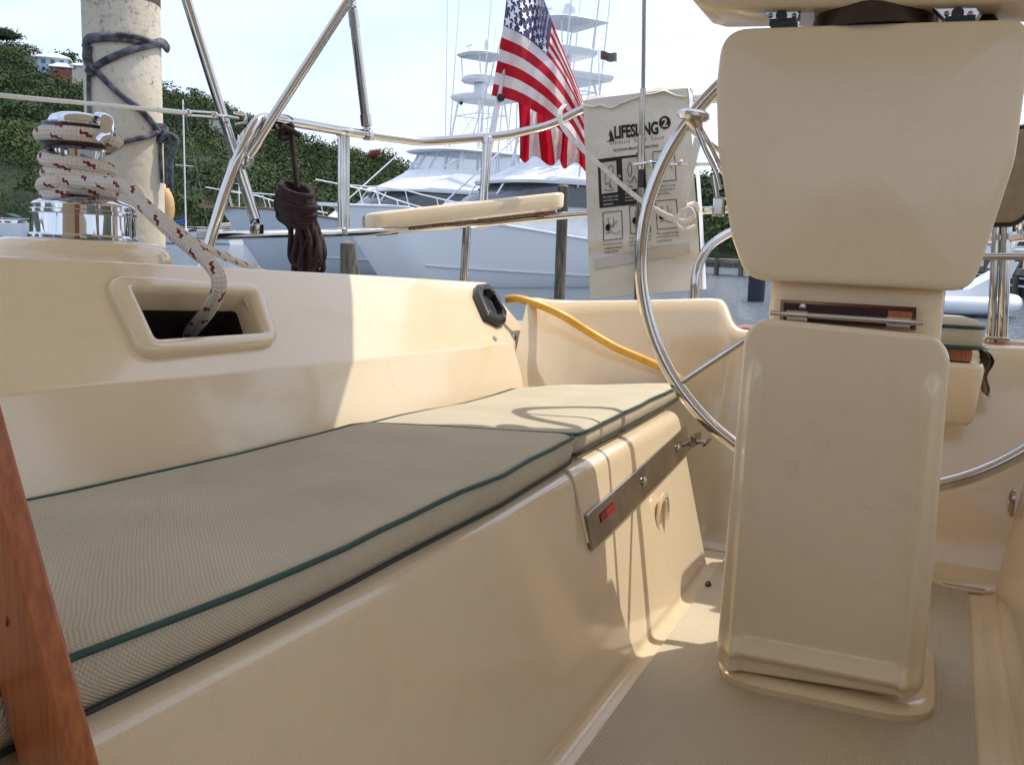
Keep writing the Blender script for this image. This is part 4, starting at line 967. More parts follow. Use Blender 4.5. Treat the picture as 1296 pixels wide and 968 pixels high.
pxs=list(np.concatenate([np.linspace(-1500,-200,14),np.linspace(-150,1400,80),np.linspace(1500,2600,10)]))
rows=[]
for px in pxs:
    col=[]
    col.append(hill_pt(px,0)-Vector((0,0,1.6)))
    for t in np.linspace(0,1,14):
        p=hill_pt(px,float(t)); p.z+=1.2*noise.noise(p*.03); col.append(p)
    q=hill_pt(px,1); d=Vector((q.x,q.y,0)).normalized(); col.append(q+d*60-Vector((0,0,q.z*.3))); col.append(q+d*300-Vector((0,0,q.z+2)))
    rows.append(col)
hl=MB().grid(rows).build('hills','hill',None,ang=180); kind(hl,'structure')
# leafy scrub clumps
def leafmat(name,stops):
    m=mat(name,(.05,.08,.03),.8,spec=.25); at_=nd(m,'ShaderNodeAttribute'); at_.attribute_name='tone'
    r=nd(m,'ShaderNodeValToRGB'); els=r.color_ramp.elements; els[0].position=stops[0][0]; els[0].color=(*stops[0][1],1); els[1].position=stops[-1][0]; els[1].color=(*stops[-1][1],1)
    for p,c in stops[1:-1]: e=els.new(p); e.color=(*c,1)
    lk(m,at_.outputs['Fac'],r.inputs['Fac']); lk(m,r.outputs['Color'],bsdf(m).inputs['Base Color']); return m
M['leaf']=leafmat('scrub_leaves',[(0,(.022,.036,.012)),(.35,(.042,.068,.018)),(.7,(.065,.092,.028)),(.93,(.10,.125,.042)),(.94,(.20,.065,.03)),(1,(.24,.06,.03))])
def clumps(name,centres,radii,tones,nl,ls,m):
    n=len(centres); c=np.repeat(np.array(centres),nl,0); rr=np.repeat(np.array(radii),nl,0); tn=np.repeat(np.array(tones),nl)
    d=rng.normal(size=(n*nl,3)); d/=np.linalg.norm(d,axis=1)[:,None]; d[:,2]=np.abs(d[:,2])*1.0-.25
    k=rng.uniform(.55,1.12,size=(n*nl,1)); p=c+d*rr*k
    nn=d+rng.normal(size=d.shape)*.38; nn/=np.linalg.norm(nn,axis=1)[:,None]
    t=np.cross(nn,rng.normal(size=d.shape)); t/=np.linalg.norm(t,axis=1)[:,None]; b=np.cross(nn,t)
    s=(ls*rng.uniform(.6,1.35,size=(n*nl,1)))*rr[:,:1]
    v=np.stack([p-t*s-b*s*.5,p+t*s*.9-b*s*.6,p+t*s*.3+b*s,p-t*s*.7+b*s*.6],1).reshape(-1,3)
    me=bpy.data.meshes.new(name); N=n*nl; me.vertices.add(N*4); me.vertices.foreach_set('co',v.ravel()); me.loops.add(N*4); me.loops.foreach_set('vertex_index',np.arange(N*4)); me.polygons.add(N); me.polygons.foreach_set('loop_start',np.arange(N)*4); me.polygons.foreach_set('loop_total',np.full(N,4))
    at_=me.attributes.new('tone','FLOAT','FACE'); at_.data.foreach_set('value',np.clip(tn+rng.normal(size=N)*.05*(tn<.93),0,1)*np.where(tn<.93,np.minimum(1,.92/np.maximum(.01,tn+.2)),1))
    me.update(); me.materials.append(m); o=bpy.data.objects.new(name,me); C.objects.link(o); return o
cs_,rs_,ts_=[],[],[]
random.seed(11)
for k in range(6400):
    px=random.uniform(-420,1420) if k<4700 else random.choice([random.uniform(-1200,-420),random.uniform(1420,2200)])
    t=random.random()**.8
    if 44<px<116 and t>.68 and t<.96: continue
    if 575<px<735 and random.random()<.6: continue
    p=hill_pt(px,t); sz=random.choice((random.uniform(1.0,2.0),random.uniform(1.6,3.6)))*(1+.25*noise.noise(p*.02)); 
    if t>.9: sz*=random.uniform(.6,1.25)
    nz=noise.noise(p*.035)+.5*noise.noise(p*.11)
    cs_.append((p.x,p.y,p.z+sz*.35)); rs_.append((sz*1.15,sz*1.15,sz*random.uniform(.75,1.15))); tone=min(.9,max(0,.36+.65*nz+random.uniform(-.24,.24)))
    if random.random()<.004 and t>.35: tone=random.uniform(.95,1)
    ts_.append(tone)
sc_=clumps('hillside_scrub',cs_,rs_,ts_,190,.062,M['leaf']); kind(sc_,'stuff')
# red flowering patches that stand out
def tree(name,label,px,t,h,r,tone,group='trees standing out on the hillside',n=10):
    b=hill_pt(px,t); T_=thing(name,label,'tree',b,group)
    MB().tube(smooth_path([b-Vector((0,0,.5)),b+Vector((.2,.1,h*.4)),b+Vector((.1,-.2,h*.8))],4),[.3]*9 if False else .22,7).build('trunk','trunk',T_)
    cc,rr,tt=[],[],[]
    for k in range(n):
        a=random.uniform(0,2*PI); q=random.uniform(0,r*.7); cc.append((q*math.cos(a),q*math.sin(a),h*random.uniform(.55,1.0))); s_=r*random.uniform(.35,.6); rr.append((s_,s_,s_*.7)); tt.append(tone if tone>.93 else max(0,min(.9,tone+random.uniform(-.15,.15))))
    o=clumps('crown',cc,rr,tt,160,.09,M['leaf']); o.parent=T_; return T_
tree('flame_tree','red flowering tree on the slope right behind the rope knot on the rail',342,.80,5,3.2,.97)
tree('flame_tree','reddish tree near the ridge just left of the white motor yacht',476,.80,4,2.4,.98)
tree('ridge_tree','dark bushy tree at the far left end of the ridge, by a thin pole',20,.95,4.2,4.6,.15,n=22)
tree('ridge_tree','spiky tree breaking the ridge line right of the white pile',252,.96,4,2.6,.2)
tree('ridge_tree','open crowned tree on the ridge right of the white roofed house',96,.985,4.4,3.2,.25,n=14)
# houses
def house(name,label,x0,x1,y0,y1,roof,t,wall,two=False,roofm='roofw'):
    D=lerp(shore((x0+x1)/2),ridge((x0+x1)/2),t)-9; k=D/FP
    c=atd((x0+x1)/2,y1,D-4); w_=(x1-x0)*k/2; hgt=(y1-y0)*k
    rt=Vector((R_.x,R_.y,0)).normalized(); fw=Vector((F_.x,F_.y,0)).normalized(); up=Vector((0,0,1))
    rt=(rt+fw*.35).normalized(); fw=Vector((-rt.y,rt.x,0))
    T_=thing(name,label,'house',c,'houses on the hill'); bod=MB().box(c+fw*w_*.8+up*(hgt/2-1.5),rt*w_,fw*w_*.8,up*(hgt/2+1.5)).build('wall',wall,T_)
    rh=roof*k; e=w_*1.2; q=[c+up*hgt+rt*sx*e+fw*(w_*.8+sy*w_*1.0) for sx,sy in((-1,-1),(1,-1),(1,1),(-1,1))]; top=c+up*(hgt+rh)+fw*w_*.8
    MB().add(q+[p-up*.25 for p in q]+[top-rt*w_*.3,top+rt*w_*.3],[[0,1,9,8],[1,2,9],[2,3,8,9],[3,0,8],[4,5,6,7],[0,1,5,4],[1,2,6,5],[2,3,7,6],[3,0,4,7]]).build('roof',roofm,T_,ang=10)
    nwin=3 if w_>3 else 2
    for i in range(nwin): MB().box(c+rt*w_*(-.6+1.2*i/(nwin-1))-fw*.03+up*hgt*.55,rt*w_*.14,fw*.04,up*hgt*.2).build('window','smoke',bod)
house('hillside_house','white roofed pale blue house highest on the hill',52,82,75,86,6,.86,'housewall')
house('hillside_house','small red walled house with a white roof below the blue one',67,88,86,94,5,.84,'housered')
house('hillside_house','little white house on the ridge beside the weathered pile',93,108,84,91,3,.86,'cream')
house('hillside_house','grey roofed house among trees behind the slanting bimini strut',266,281,151,161,3,.62,'cream',roofm='dock')
o=MB().tube([hill_pt(24,.97)+Vector((0,0,0)),atd(23,36,lerp(shore(24),ridge(24),.97))],.09,6).build('radio_mast','dock',None); tag(o,'thin mast rising above the trees on the far left ridge','mast')
# ============================================================ PILES
def pile(label,px,py,d,r,h,m='wood',lean=(0,0)):
    b=atd(px,py,d); b.z=0
    T_=thing('wooden_pile',label,'pile',b,'timber mooring piles'); MB().tube([b+Vector((0,0,-1)),b+Vector((lean[0]*.5,lean[1]*.5,h*.5)),b+Vector((lean[0],lean[1],h))],r,14).build('shaft',m,T_); 
    MB().lathe(b+Vector((lean[0],lean[1],h)),[(r,0),(r*.7,.04),(0,.05)],ax=Vector((0,0,1)),seg=14).build('top','dock',T_)
pile('green stained timber pile standing before the white hull, right of the perch seat',708,376,26,.15,3.0)
pile('leftmost of the two brown piles before the grey hull',440,352,24,.19,1.35)
pile('right one of the two brown piles, leaning against its neighbour',455,352,24.4,.15,1.36,lean=(-.35,0))
pile('short black pile standing in open water left of the pedestal',957,372,28,.24,.72,'boot')
# big white pile close by
b=atd(158,640,4.6); b.z=-.5
bx=atd(157,300,4.45); pb=Vector((bx.x,bx.y,-.6)); pt=atd(152,-40,4.55)
pile_=thing('white_pile','big weathered white pile bound with blue-grey rope behind the winch','pile',pb)
PR=.157
pv=(pt-pb); MB().tube([pb+pv*t for t in np.linspace(0,.955,12)],PR,40).build('shaft','pole',pile_)
MB().tube([pb+pv*.955,pb+pv*1.0],PR*1.01,40).build('top_band',vary(mat('rust_band',(.08,.04,.03),.8),(.05,.025,.02),(.14,.08,.06),12),pile_)
pu=pv.normalized(); pe1=(R_-pu*R_.dot(pu)).normalized(); pe2=pu.cross(pe1)   # pe1 to the right, pe2 away
if pe2.dot(F_)<0: pe2=-pe2
def on_pile(x,y,back=False,r=PR+.012):
    # point on the pile's skin that shows at picture position x,y
    rr=ray(x,y); best=None
    for t in np.linspace(3.2,6.2,600):
        p=CAM+rr*float(t); c=pb+pu*((p-pb).dot(pu)); d=(p-c).length
        if best is None or d<best[0]: best=(d,p,c)
        if d<=r: return p
    d,p,c=best; return c+(p-c).normalized()*r
lash=thing('pile_lashing','blue-grey rope wound and knotted round the weathered white pile','rope',on_pile(112,50))
def rp_(pts,r=.014,nm='rope_turn'):
    q=[on_pile(*p) for p in pts]
    if pts[-1][0]>=200 and nm=='rope_turn': q.append(q[-1]+pe2*.10-pe1*.01)
    if pts[0][0]>=200: q.insert(0,q[0]+pe2*.10-pe1*.01)
    return MB().tube(smooth_path(q,6),r,8).build(nm,'navyrope',lash)
rp_([(107,60),(112,48),(130,46),(155,45),(178,49),(192,54),(204,55)],.0135); rp_([(108,52),(125,50),(150,50),(180,54),(204,58)],.010)
rp_([(204,52),(185,58),(160,65),(135,75),(117,87),(110,90)],.0125); rp_([(204,57),(182,61),(150,71),(120,86)],.010)
rp_([(117,86),(135,104),(155,122),(175,136),(190,152),(203,168)],.0125); rp_([(203,166),(190,172),(172,176),(150,181),(135,183)],.011)
for k in range(3): rp_([(110+k*1.5,58),(108+k*2,72),(112+k*1.5,84),(114+k,96)],.013)
rp_([(112,95),(112,120),(113,150)],.008,'rope_end')
for k in range(3):
    c=on_pile(203,166+k*3); MB().tube([c+(pe1*math.cos(t)+pu*math.sin(t))*.026+pe2*.01*math.sin(2*t+k) for t in np.linspace(0,2*PI,14)],.009,8,closed=True).build('knot','navyrope',lash)
for dx in (0,3.5,6): MB().tube(smooth_path([on_pile(203,166),on_pile(203,170)+pe1*.012*dx-pu*.02,on_pile(203,180)+pe1*.008*dx-pu*.08,on_pile(204,190)+pe1*.007*dx-pu*(.14+.006*dx)],5),.008,8).build('rope_end','navyrope',lash)
# tan ring buoy edge and dark fender beside the pile
c=atd(193,263,4.75); o=MB().tube([c+(R_*math.cos(t)*.07+U_*math.sin(t)*.10) for t in np.linspace(0,2*PI,32)],.032,12,closed=True).build('ring_buoy','buoy',None); tag(o,'tan horseshoe-like ring buoy peeping out behind the white pile','ring buoy')

# unseen far shore added behind the viewer for dark lines in the polished steel
rows=[]
for k in range(70):
    an=R(70+220*k/69); d=Vector((math.sin(an),math.cos(an),0)); hh=26+16*noise.noise(Vector((k*.17,0,0)))
    rows.append([d*230+Vector((0,0,-1)),d*250+Vector((0,0,hh*.5)),d*300+Vector((0,0,hh)),d*360+Vector((0,0,-2))])
kind(MB().grid(rows).build('hills','hill',None,ang=180),'structure')
# ============================================================ SPORT FISHING YACHTS
def sportfisher(label,bowpx,hdg,hullm,L=15.,tow=8.2,sh=0.0,scale=1.0,big=False,platz=6.6,H=-6.4,tx=-11.,rake=1.9):
    up_=.3; b0=atz(*bowpx,0); h=Vector((math.cos(R(hdg)),math.sin(R(hdg)),0)); l=Vector((-h.y,h.x,0)); Z=Vector((0,0,1))
    def W(x,y,z): return b0+h*x+l*y+Z*z
    T=thing('motor_yacht',label,'motor yacht',W(-L/2,0,0),'sport fishing yachts')
    def sheer(x): t=-x/L; return 2.45-1.35*min(1,max(0,t))**.8+sh
    def hw(x): t=max(0,(rake-x))/(L+rake); return 2.3*(1-(1-min(1,t/.55))**2.2)
    rows=[]
    for k in range(26):
        t=(k/25)**1.5; row=[]
        for j in range(9):
            q=j/8; xs=lerp(rake*(q**1.1),-L,t)     # stem rake
            zz=lerp(-.3,sheer(xs),q); wl=hw(xs)*lerp(.55,1,q**.8)*(1 if t>.0 else 0)
            wl*= min(1,(t*25)**.7*.55+.0) if t<.12 else 1
            row.append((xs,wl,zz))
        rows.append(row)
    mb=MB(); mb.grid([[W(x,y,z) for x,y,z in r] for r in rows]); mb.grid([[W(x,-y,z) for x,y,z in r] for r in rows])
    last=rows[-1]; n=len(last); o=len(mb.v); mb.v+= [W(x,y,z) for x,y,z in last]+[W(x,-y,z) for x,y,z in last]; mb.f.append([o+k for k in range(n)]+[o+n+k for k in range(n-1,-1,-1)])
    hull=mb.build('hull',hullm,T,ang=60)
    # deck and toe line
    MB().grid([[W(r[-1][0],s*r[-1][1]*.98,r[-1][2]-.03) for s in (-1,-.5,0,.5,1)] for r in rows]).build('deck','white',T)
    MB().tube([W(r[-1][0],r[-1][1]+.01,r[-1][2]) for r in rows],.045,6).build('rub_rail','teakold' if not big else 'white',T)
    MB().tube([W(r[3][0]+.0,r[3][1]+.03,r[3][2]) for r in rows[6:]],.03,5).build('spray_rail','whitesoft',hull)
    MB().grid([[W(r[k][0],s*(r[k][1]+.012),r[k][2]*0+z) for k,z in ((0,-.3),(1,.14))] for s in (1,) for r in rows]).build('boot_top','boot',hull)
    # rounded plan shapes: superstructure built from plan outlines
    def plan(x0,x1,w,nose=.35,n=10):   # x0 front (towards bow), x1 aft
        pts=[]
        for k in range(n+1):
            a=PI/2-PI*k/n; pts.append((x0-nose*w*2*(1-math.cos(a)),w*math.copysign(abs(math.sin(a))**.75,math.sin(a))))
        return [(x1,w)]+pts+[(x1,-w)]
    def tier(secs,name,m,par=T,cap=True,**k):
        rr=[[W(x,y,z) for x,y in plan(x0,x1,w)] for z,x0,x1,w in [(z_+(up_ if 2.3<z_<5.2 else 0),a_,b_,c_) for z_,a_,b_,c_ in secs]]; mb=MB().grid(rr,closev=True); n=len(rr[0])
        if cap: mb.f.append([(len(rr)-1)*n+i for i in range(n)]); mb.f.append([i for i in range(n)])
        return mb.build(name,m,par,ang=35,**k)
    AE=-(L-2.6)
    tier([(1.5,H+2.2,AE,1.5),(2.30,H+1.2,AE,1.85),(2.42,H+.6,AE,1.85)],'cabin_trunk','white')
    tier([(2.36,H+.1,AE+.2,1.93),(2.62,H-.2,AE+.2,1.92),(3.1,H-.95,AE+.2,1.86)],'windshield_band','smoke')
    tier([(3.08,H-.65,AE-.1,2.02),(3.17,H-.60,AE-.1,2.05),(3.28,H-.75,AE-.1,2.04),(3.34,H-1.0,AE-.1,1.98)],'house_brow','white')
    tier([(3.3,H-1.0,AE+.6,1.9),(3.7,H-1.9,AE+.6,1.8),(4.02,H-2.5,AE+.6,1.72),(4.10,H-2.55,AE+.6,1.70)],'flybridge','white')
    for s in (-.9,0,.9): 
        MB().box(W(H-.46,s*1.0,3.04),h*.02,l*.03,Z*.3-h*.2).build('window_post','white',T)
    top=5.0 if big else 4.9
    # clear curtains and frames under the hardtop
    tier([(4.08,H-2.6,tx-1,1.66),(top-.02,H-3.15,tx-1,1.6)],'clear_curtain','vinyl',cap=False)
    for yy,xx in ((-1.6,H-3.5),(-.8,H-2.75),(0,H-2.65),(.8,H-2.75),(1.6,H-3.5),(1.66,tx+.1),(-1.66,tx+.1),(1.66,tx-1),(-1.66,tx-1),(1.66,tx+.9)):
        MB().tube([W(xx-.0,yy,4.35),W(xx-.55 if xx>tx+1.2 else xx,yy*.97,top+.3)],.045,6).build('curtain_frame','white',T)
    MB().tube([W(H-3.0,1.62,4.5),W(H-4.1,1.66,5.0)],.035,6).build('curtain_frame','white',T)
    tier([(top,H-2.75,tx-1.2,1.78),(top+.05,H-2.6,tx-1.3,1.86),(top+.13,H-2.8,tx-1.2,1.75)],'hardtop','white')
    # tower
    top+=up_
    tz=tow; pz=platz
    P0=[(tx+1.2,1.55),(tx+1.2,-1.55),(tx-1.2,1.55),(tx-1.2,-1.55)]
    tm=MB(); 
    for x,y in P0: 
        xt=tx+(x-tx)*.55; yt=y*.52; MB().tube([W(x,y*1.05,3.0),W(lerp(x,xt,.45),lerp(y,yt,.45),top),W(xt,yt,pz)],.05,6).build('tower_leg','white',T)
    def tower_leg_xy(x,y,z): t=min(1,(z-top)/(pz-top)); return (lerp(lerp(x,tx+(x-tx)*.55,.45),tx+(x-tx)*.55,t),lerp(lerp(y,y*.52,.45),y*.52,t))
    for zz in (lerp(top,pz,.35),lerp(top,pz,.7)):
        c_=[tower_leg_xy(*p,zz) for p in (P0[0],P0[1],P0[3],P0[2])]; MB().tube([W(x,y,zz) for x,y in c_],.022,5,closed=True).build('tower_ring','white',T)
    for a,b in ((0,2),(2,0),(1,3),(3,1)): MB().tube([W(*tower_leg_xy(*P0[a],top+.1),top+.1),W(*tower_leg_xy(*P0[b],pz-.1),pz-.1)],.014,4).build('tower_brace','white',T)
    for k in range(5): z_=lerp(top,pz,(k+.5)/5); MB().tube([W(tx-.45,.2,z_),W(tx-.45,-.25,z_)],.018,4).build('ladder_rung','white',T)
    tier([(pz-.14,tx+1.15,tx-1.3,1.0),(pz-.02,tx+1.3,tx-1.35,1.12),(pz+.06,tx+1.3,tx-1.35,1.12)],'tower_platform','white')
    tier([(pz+.05,tx+.35,tx-.15,.30),(pz+.62,tx+.3,tx-.1,.30)],'helm_pod','white')
    MB().ball(W(tx+.4,.35,pz+.75),.09,8).build('spotlight','black',T)
    MB().ball(W(tx+.6,-.7,pz-.2),.09,8).build('spotlight','black',T)
    tier([(pz+.66,tx+.75,tx-.8,.72),(pz+.74,tx+.85,tx-.85,.8),(pz+.86,tx+.82,tx-.85,.8),(pz+.92,tx+.75,tx-.8,.7)],'tower_belly_band','whitesoft')
    sz=tz
    for x in (.55,-.7):
        for y in (.7,-.7): MB().tube([W(tx+x,y,pz+.95),W(tx+x*1.15,y,sz)],.025,5).build('shade_post','white',T)
    tier([(sz,tx+.95,tx-1.1,.95),(sz+.05,tx+1.05,tx-1.15,1.0),(sz+.11,tx+.9,tx-1.1,.9)],'sun_shade','white')
    for x,y,r_ in (((0,.3,.24),(-.4,-.35,.27)) if big else ((.1,.5,.12),)):
        MB().lathe(W(tx+x,y,sz+.1),[(.06,0),(.06,.12),(r_*.9,.14),(r_,.3),(r_*.8,.46),(r_*.4,.56),(0,.58)],ax=Z,seg=14).build('radar_dome','white',T)
    MB().tube([W(tx+.5,-.3,sz+.1),W(tx+.5,-.3,sz+.55)],.02,5).build('light_mast','white',T); MB().box(W(tx+.5,-.3,sz+.45),h*.02,l*.25,Z*.03).build('open_array_radar','white',T)
    # outriggers and whips
    for x,y,zb,zt,lean in ((tx+.6,1.95,3.3,14.5,.9),(tx+.6,-1.95,3.3,14.5,.9),(tx+.9,1.2,top,12.5,.1),(tx+.9,-1.2,top,12.8,.1),(tx-.9,.8,top,11.5,.15),(tx-.9,-.9,top,11.2,.1)):
        MB().tube([W(x,y,zb),W(x-.5,y*(1+lean*.45),zt)],[.035,.012],5).build('outrigger' if zb<4 else 'whip_antenna','white',T)
        if zb<4: MB().tube([W(x,y,zb+1.6),W(x-.05,y*.72,top)],.02,4).build('outrigger_stay','white',T)
    # bow rail
    pts=[];base=[]
    for k,r in enumerate(rows[0:13]): x,y,z=r[-1]; pts.append((x,y*.93,z))
    for s in (1,-1):
        MB().tube([W(pts[0][0]+.5,0,sheer(0)+.72)]+[W(x,s*y,z+.66-.02*k) for k,(x,y,z) in enumerate(pts)][1:],.022,6).build('bow_rail','white',T)
        for k in (2,5,7,9,11): x,y,z=pts[k]; MB().tube([W(x-.15,s*y,z),W(x,s*y,z+.66-.02*k)],.018,5).build('rail_post','white',T)
    MB().box(W(rake+.15,0,sheer(0)-.0),h*.55,l*.22,Z*.05).build('bow_pulpit','teakold' if not big else 'white',T)
    MB().tube([W(H+.3,-1.3,2.75),W(H-2.6,-1.55,5.1)],.03,5).build('brace_pole','white',T)
    return T
sportfisher('grey hulled motor yacht with tuna tower, farther left of the two behind the rail',(338,344),241,'hullgrey',L=14.5,tow=9.55,platz=7.75,H=-4.2,tx=-10.2)
sportfisher('larger pale hulled motor yacht with tall domed tower behind the flag and perch seat',(491,361),236,'hulllight',L=11.3,tow=8.85,sh=.0,big=True,platz=7.1,H=-3.0,tx=-6.5)
# small far ensign
c=atd(758,74,33); T_=thing('far_ensign','tiny dark red and white flag flying near the right tuna tower','flag',c)
MB().tube([c-U_*1.1,c+U_*.3],.02,5).build('halyard_pole','white',T_)
mb=MB(); mb.grid([[c+R_*(.05+.55*u)+U_*(.25-.3*w-.10*u+.04*math.sin(u*8))+F_*(.06*math.sin(u*7)) for w in (0,.5,1)] for u in np.linspace(0,1,8)]); mb.build('ensign_cloth','inkgrey',T_)
c2=c; MB().grid([[c2-F_*.04+R_*(.1+.4*u)+U_*(.14-.08*w-.09*u) for w in (0,1)] for u in np.linspace(0,1,6)]).build('ensign_stripe','red',T_)
# ============================================================ MOORED SAILBOATS, LEFT
def sailboat(label,px,py,hdg,L,mast,cover='bluecover',lean=0,boom=True,fb=1.05):
    b=atz(px,py,0); h=Vector((math.cos(R(hdg)),math.sin(R(hdg)),0)); l=Vector((-h.y,h.x,0)); Z=Vector((0,0,1)); W=lambda x,y,z:b+h*x+l*y+Z*z
    T=thing('moored_sailboat',label,'sailboat',b,'sailboats moored off the wooded shore')
    mb=MB(); rows=[]
    for k in range(15):
        t=k/14; x=lerp(-L/2,L/2,t); w_=L*.15*(math.sin(PI*min(1,.28+t*.72))**.7 if t<1 else 0.01); s=fb+.35*t*t
        rows.append([W(x-(.0),s_*w_*q,z) for s_,q,z in ((-1,1,s),(-1,.85,.1),(-1,.4,-.3),(1,.4,-.3),(1,.85,.1),(1,1,s))])
    mb.grid(rows,closev=True); mb.f.append(list(range(6))); mb.build('hull','white',T)
    MB().grid([[W(lerp(-L*.28,L*.22,t),y*L*.09*(1-.3*t),fb+.1+z) for y,z in ((-1.1,0),(-.9,.4),(0,.48),(.9,.4),(1.1,0))] for t in np.linspace(0,1,5)]).build('coachroof','white',T)
    for x in (-L*.15,0,L*.12): MB().box(W(x,-L*.09,fb+.32),h*.45,l*.05,Z*.09).build('cabin_window','smoke',T)
    if mast:
        MB().tube([W(L*.06,0,fb),W(L*.06+lean,0,mast)],.075,8).build('mast','white',T)
        MB().tube([W(L*.06,-L*.09,mast*.55),W(L*.06,L*.09,mast*.55)],.03,5).build('spreader','white',T)
        for q in (((L/2,0,fb+.35)),((-L/2,0,fb))): MB().tube([W(*q),W(L*.06+lean,0,mast*.98)],.02,4).build('stay','cloudywire',T)
        if boom:
            MB().tube(smooth_path([W(L*.05,0,2.35),W(-L*.15,0,2.2),W(-L*.36,0,2.0)],5),[.26]+[.24]*4+[.22]*4+[.1]*2,8).build('sail_cover',cover,T)
    for s in (1,-1): MB().tube([W(x,s*L*.125,fb+.75) for x in np.linspace(-L*.42,L*.4,6)],.015,4).build('lifeline','white',T)
    MB().tube([W(-L*.47,-L*.08,fb),W(-L*.47,-L*.08,fb+.8),W(-L*.47,L*.08,fb+.8),W(-L*.47,L*.08,fb)],.02,5).build('stern_pulpit','white',T)
    return T
sailboat('white sailboat with a tall mast and bright blue sail cover near the wooded shore',232,309,-20,11,14.6)
sailboat('white sailboat with a thinner mast half hidden by the leaning strut',298,308,10,10,13.0,cover='cream')
sailboat('white moored boat under a green cover at the far left edge',8,300,5,12,0,cover='greencover',fb=1.5)
sailboat('low white sailboat hull between the rail legs and the grey yacht',276,309,160,8,0)
c=atz(4,299,0); T_=thing('boat_awning','dark green awning over the white boat at the left edge','awning',c)
MB().grid([[c+Vector((R_.x,R_.y,0))*x+Vector((0,0,2.9-.12*abs(x)+.15*math.sin(x*2)))+Vector((F_.x,F_.y,0))*y for y in (-1,0,1)] for x in np.linspace(-4.5,4.2,12)]).build('canopy','greencover',T_)
for x in (-4,0,4): MB().tube([c+Vector((R_.x,R_.y,0))*x+Vector((0,0,1.4)),c+Vector((R_.x,R_.y,0))*x+Vector((0,0,2.6))],.04,5).build('awning_post','white',T_)
# ============================================================ DOCK AND THINGS ON THE RIGHT
def wz(px,d,z): p=atd(px,320,d); p.z=z; return p
dock=thing('timber_dock','weathered timber dock on dark piles across the water','dock',wz(1000,50,0))
a0,a1=wz(800,54,.75),wz(1075,48,.75); ax=(a1-a0).normalized(); ay=Vector((-ax.y,ax.x,0)); Z=Vector((0,0,1))
MB().box((a0+a1)/2,ax*(a1-a0).length/2,ay*1.0,Z*.07).build('dock_deck','dock',dock)
MB().box((a0+a1)/2-Z*.22-ay*.9,ax*(a1-a0).length/2,ay*.06,Z*.13).build('stringer','wood',dock)
for k in range(9): p=a0.lerp(a1,(k+.3)/9); MB().tube([p-ay*.95-Z*1.8,p-ay*.95+Z*(.9 if k%3==0 else .1)],.13,10).build('dock_pile','wood',dock)
dock2=thing('concrete_quay','low grey quay with white fenders at the right edge of the picture','quay',wz(1300,42,0))
b0,b1=wz(1246,47,.9),wz(1500,32,.9); bx_=(b1-b0).normalized(); by=Vector((-bx_.y,bx_.x,0)); bl=(b1-b0).length/2
MB().box((b0+b1)/2,bx_*bl,by*1.6,Z*.12).build('quay_deck','dock',dock2,bev=.02)
MB().box((b0+b1)/2-Z*.55-by*1.3,bx_*bl,by*.1,Z*.42).build('quay_face','boot',dock2)
for z in (-.22,-.5): MB().tube([b0-by*1.45+Z*z,b1-by*1.45+Z*z],.045,6).build('white_rub_strip','white',dock2)
for k in range(10): p=b0.lerp(b1,(k+.2)/10); MB().tube([p-by*1.5-Z*2,p-by*1.5+Z*.5],.14,10).build('quay_pile','wood',dock2)
def shore_boat(label,px,d,L,col,hz,mast=0,hd=0):
    b=wz(px,d,0); T=thing('docked_boat',label,'boat',b,'boats lined up beyond the quay'); h=(bx_*math.cos(hd)+by*math.sin(hd)); l=Vector((-h.y,h.x,0)); W=lambda x,y,z:b+h*x+l*y+Z*z
    rows=[[W(lerp(-L/2,L/2,t),s*L*.14*(math.sin(PI*min(1,.3+t*.7))**.7 if t<1 else .02),z) for s,z in ((-1,hz),(-.8,0),(.8,0),(1,hz))] for t in np.linspace(0,1,10)]
    mb=MB().grid(rows,closev=True); mb.f.append([0,1,2,3]); mb.build('hull',col,T)
    MB().box(W(-L*.05,0,hz+.55),h*L*.2,l*L*.10,Z*.55).build('cabin','white',T,bev=.1); MB().box(W(-L*.05,0,hz+.7),h*L*.205,l*L*.104,Z*.16).build('cabin_window','smoke',T)
    MB().box(W(-L*.05,0,hz+1.85),h*L*.22,l*L*.12,Z*.05).build('canopy','white',T)
    for x in(-.2,.1): 
        for y in(-.1,.1): MB().tube([W(L*x,L*y,hz),W(L*x,L*y,hz+1.85)],.04,5).build('canopy_post','white',T)
    if mast: MB().tube([W(0,0,hz),W(0,0,mast)],.08,7).build('mast','dock',T); MB().tube([W(-L/2,0,hz),W(0,0,mast)],.02,4).build('stay','cloudywire',T)
shore_boat('dark hulled boat with a mast beyond the quay, left of the stanchions',1268,62,10,'navyhull',1.6,12,.4)
shore_boat('white cabin boat beyond the quay at the far right',1310,58,9,'white',1.4,11,.9)
shore_boat('white boat moored beyond the quay between the other two',1288,75,11,'white',1.7,14,-.5)
shore_boat('dark launch tied up behind the pod',1225,66,9,'navyhull',1.3,9,.2)
# white items on the quay
c=wz(1280,40,1.02); T_=thing('quay_locker','small white dock locker with a rounded lid standing on the quay','dock box',c)
MB().box(c+Z*.3,bx_*.42,by*.3,Z*.3).build('box_body','white',T_,bev=.04); MB().box(c+Z*.64,bx_*.46,by*.33,Z*.05).build('box_lid','whitesoft',T_,bev=.03); MB().ball(c+Z*.85-by*.1,.2,10,(1,1,1.2)).build('lid_fender','white',T_)
c=wz(1291,40,1.02); T_=thing('coiled_dock_hose','pale coiled dock line lying on the quay beside the locker','coil',c)
for k in range(4): MB().tube([c+Z*(.12+.09*k)+(bx_*math.cos(t)+by*math.sin(t))*(.30-.03*k) for t in np.linspace(0,2*PI,18)],.05,7,closed=True).build('coil_turn','strap',T_)
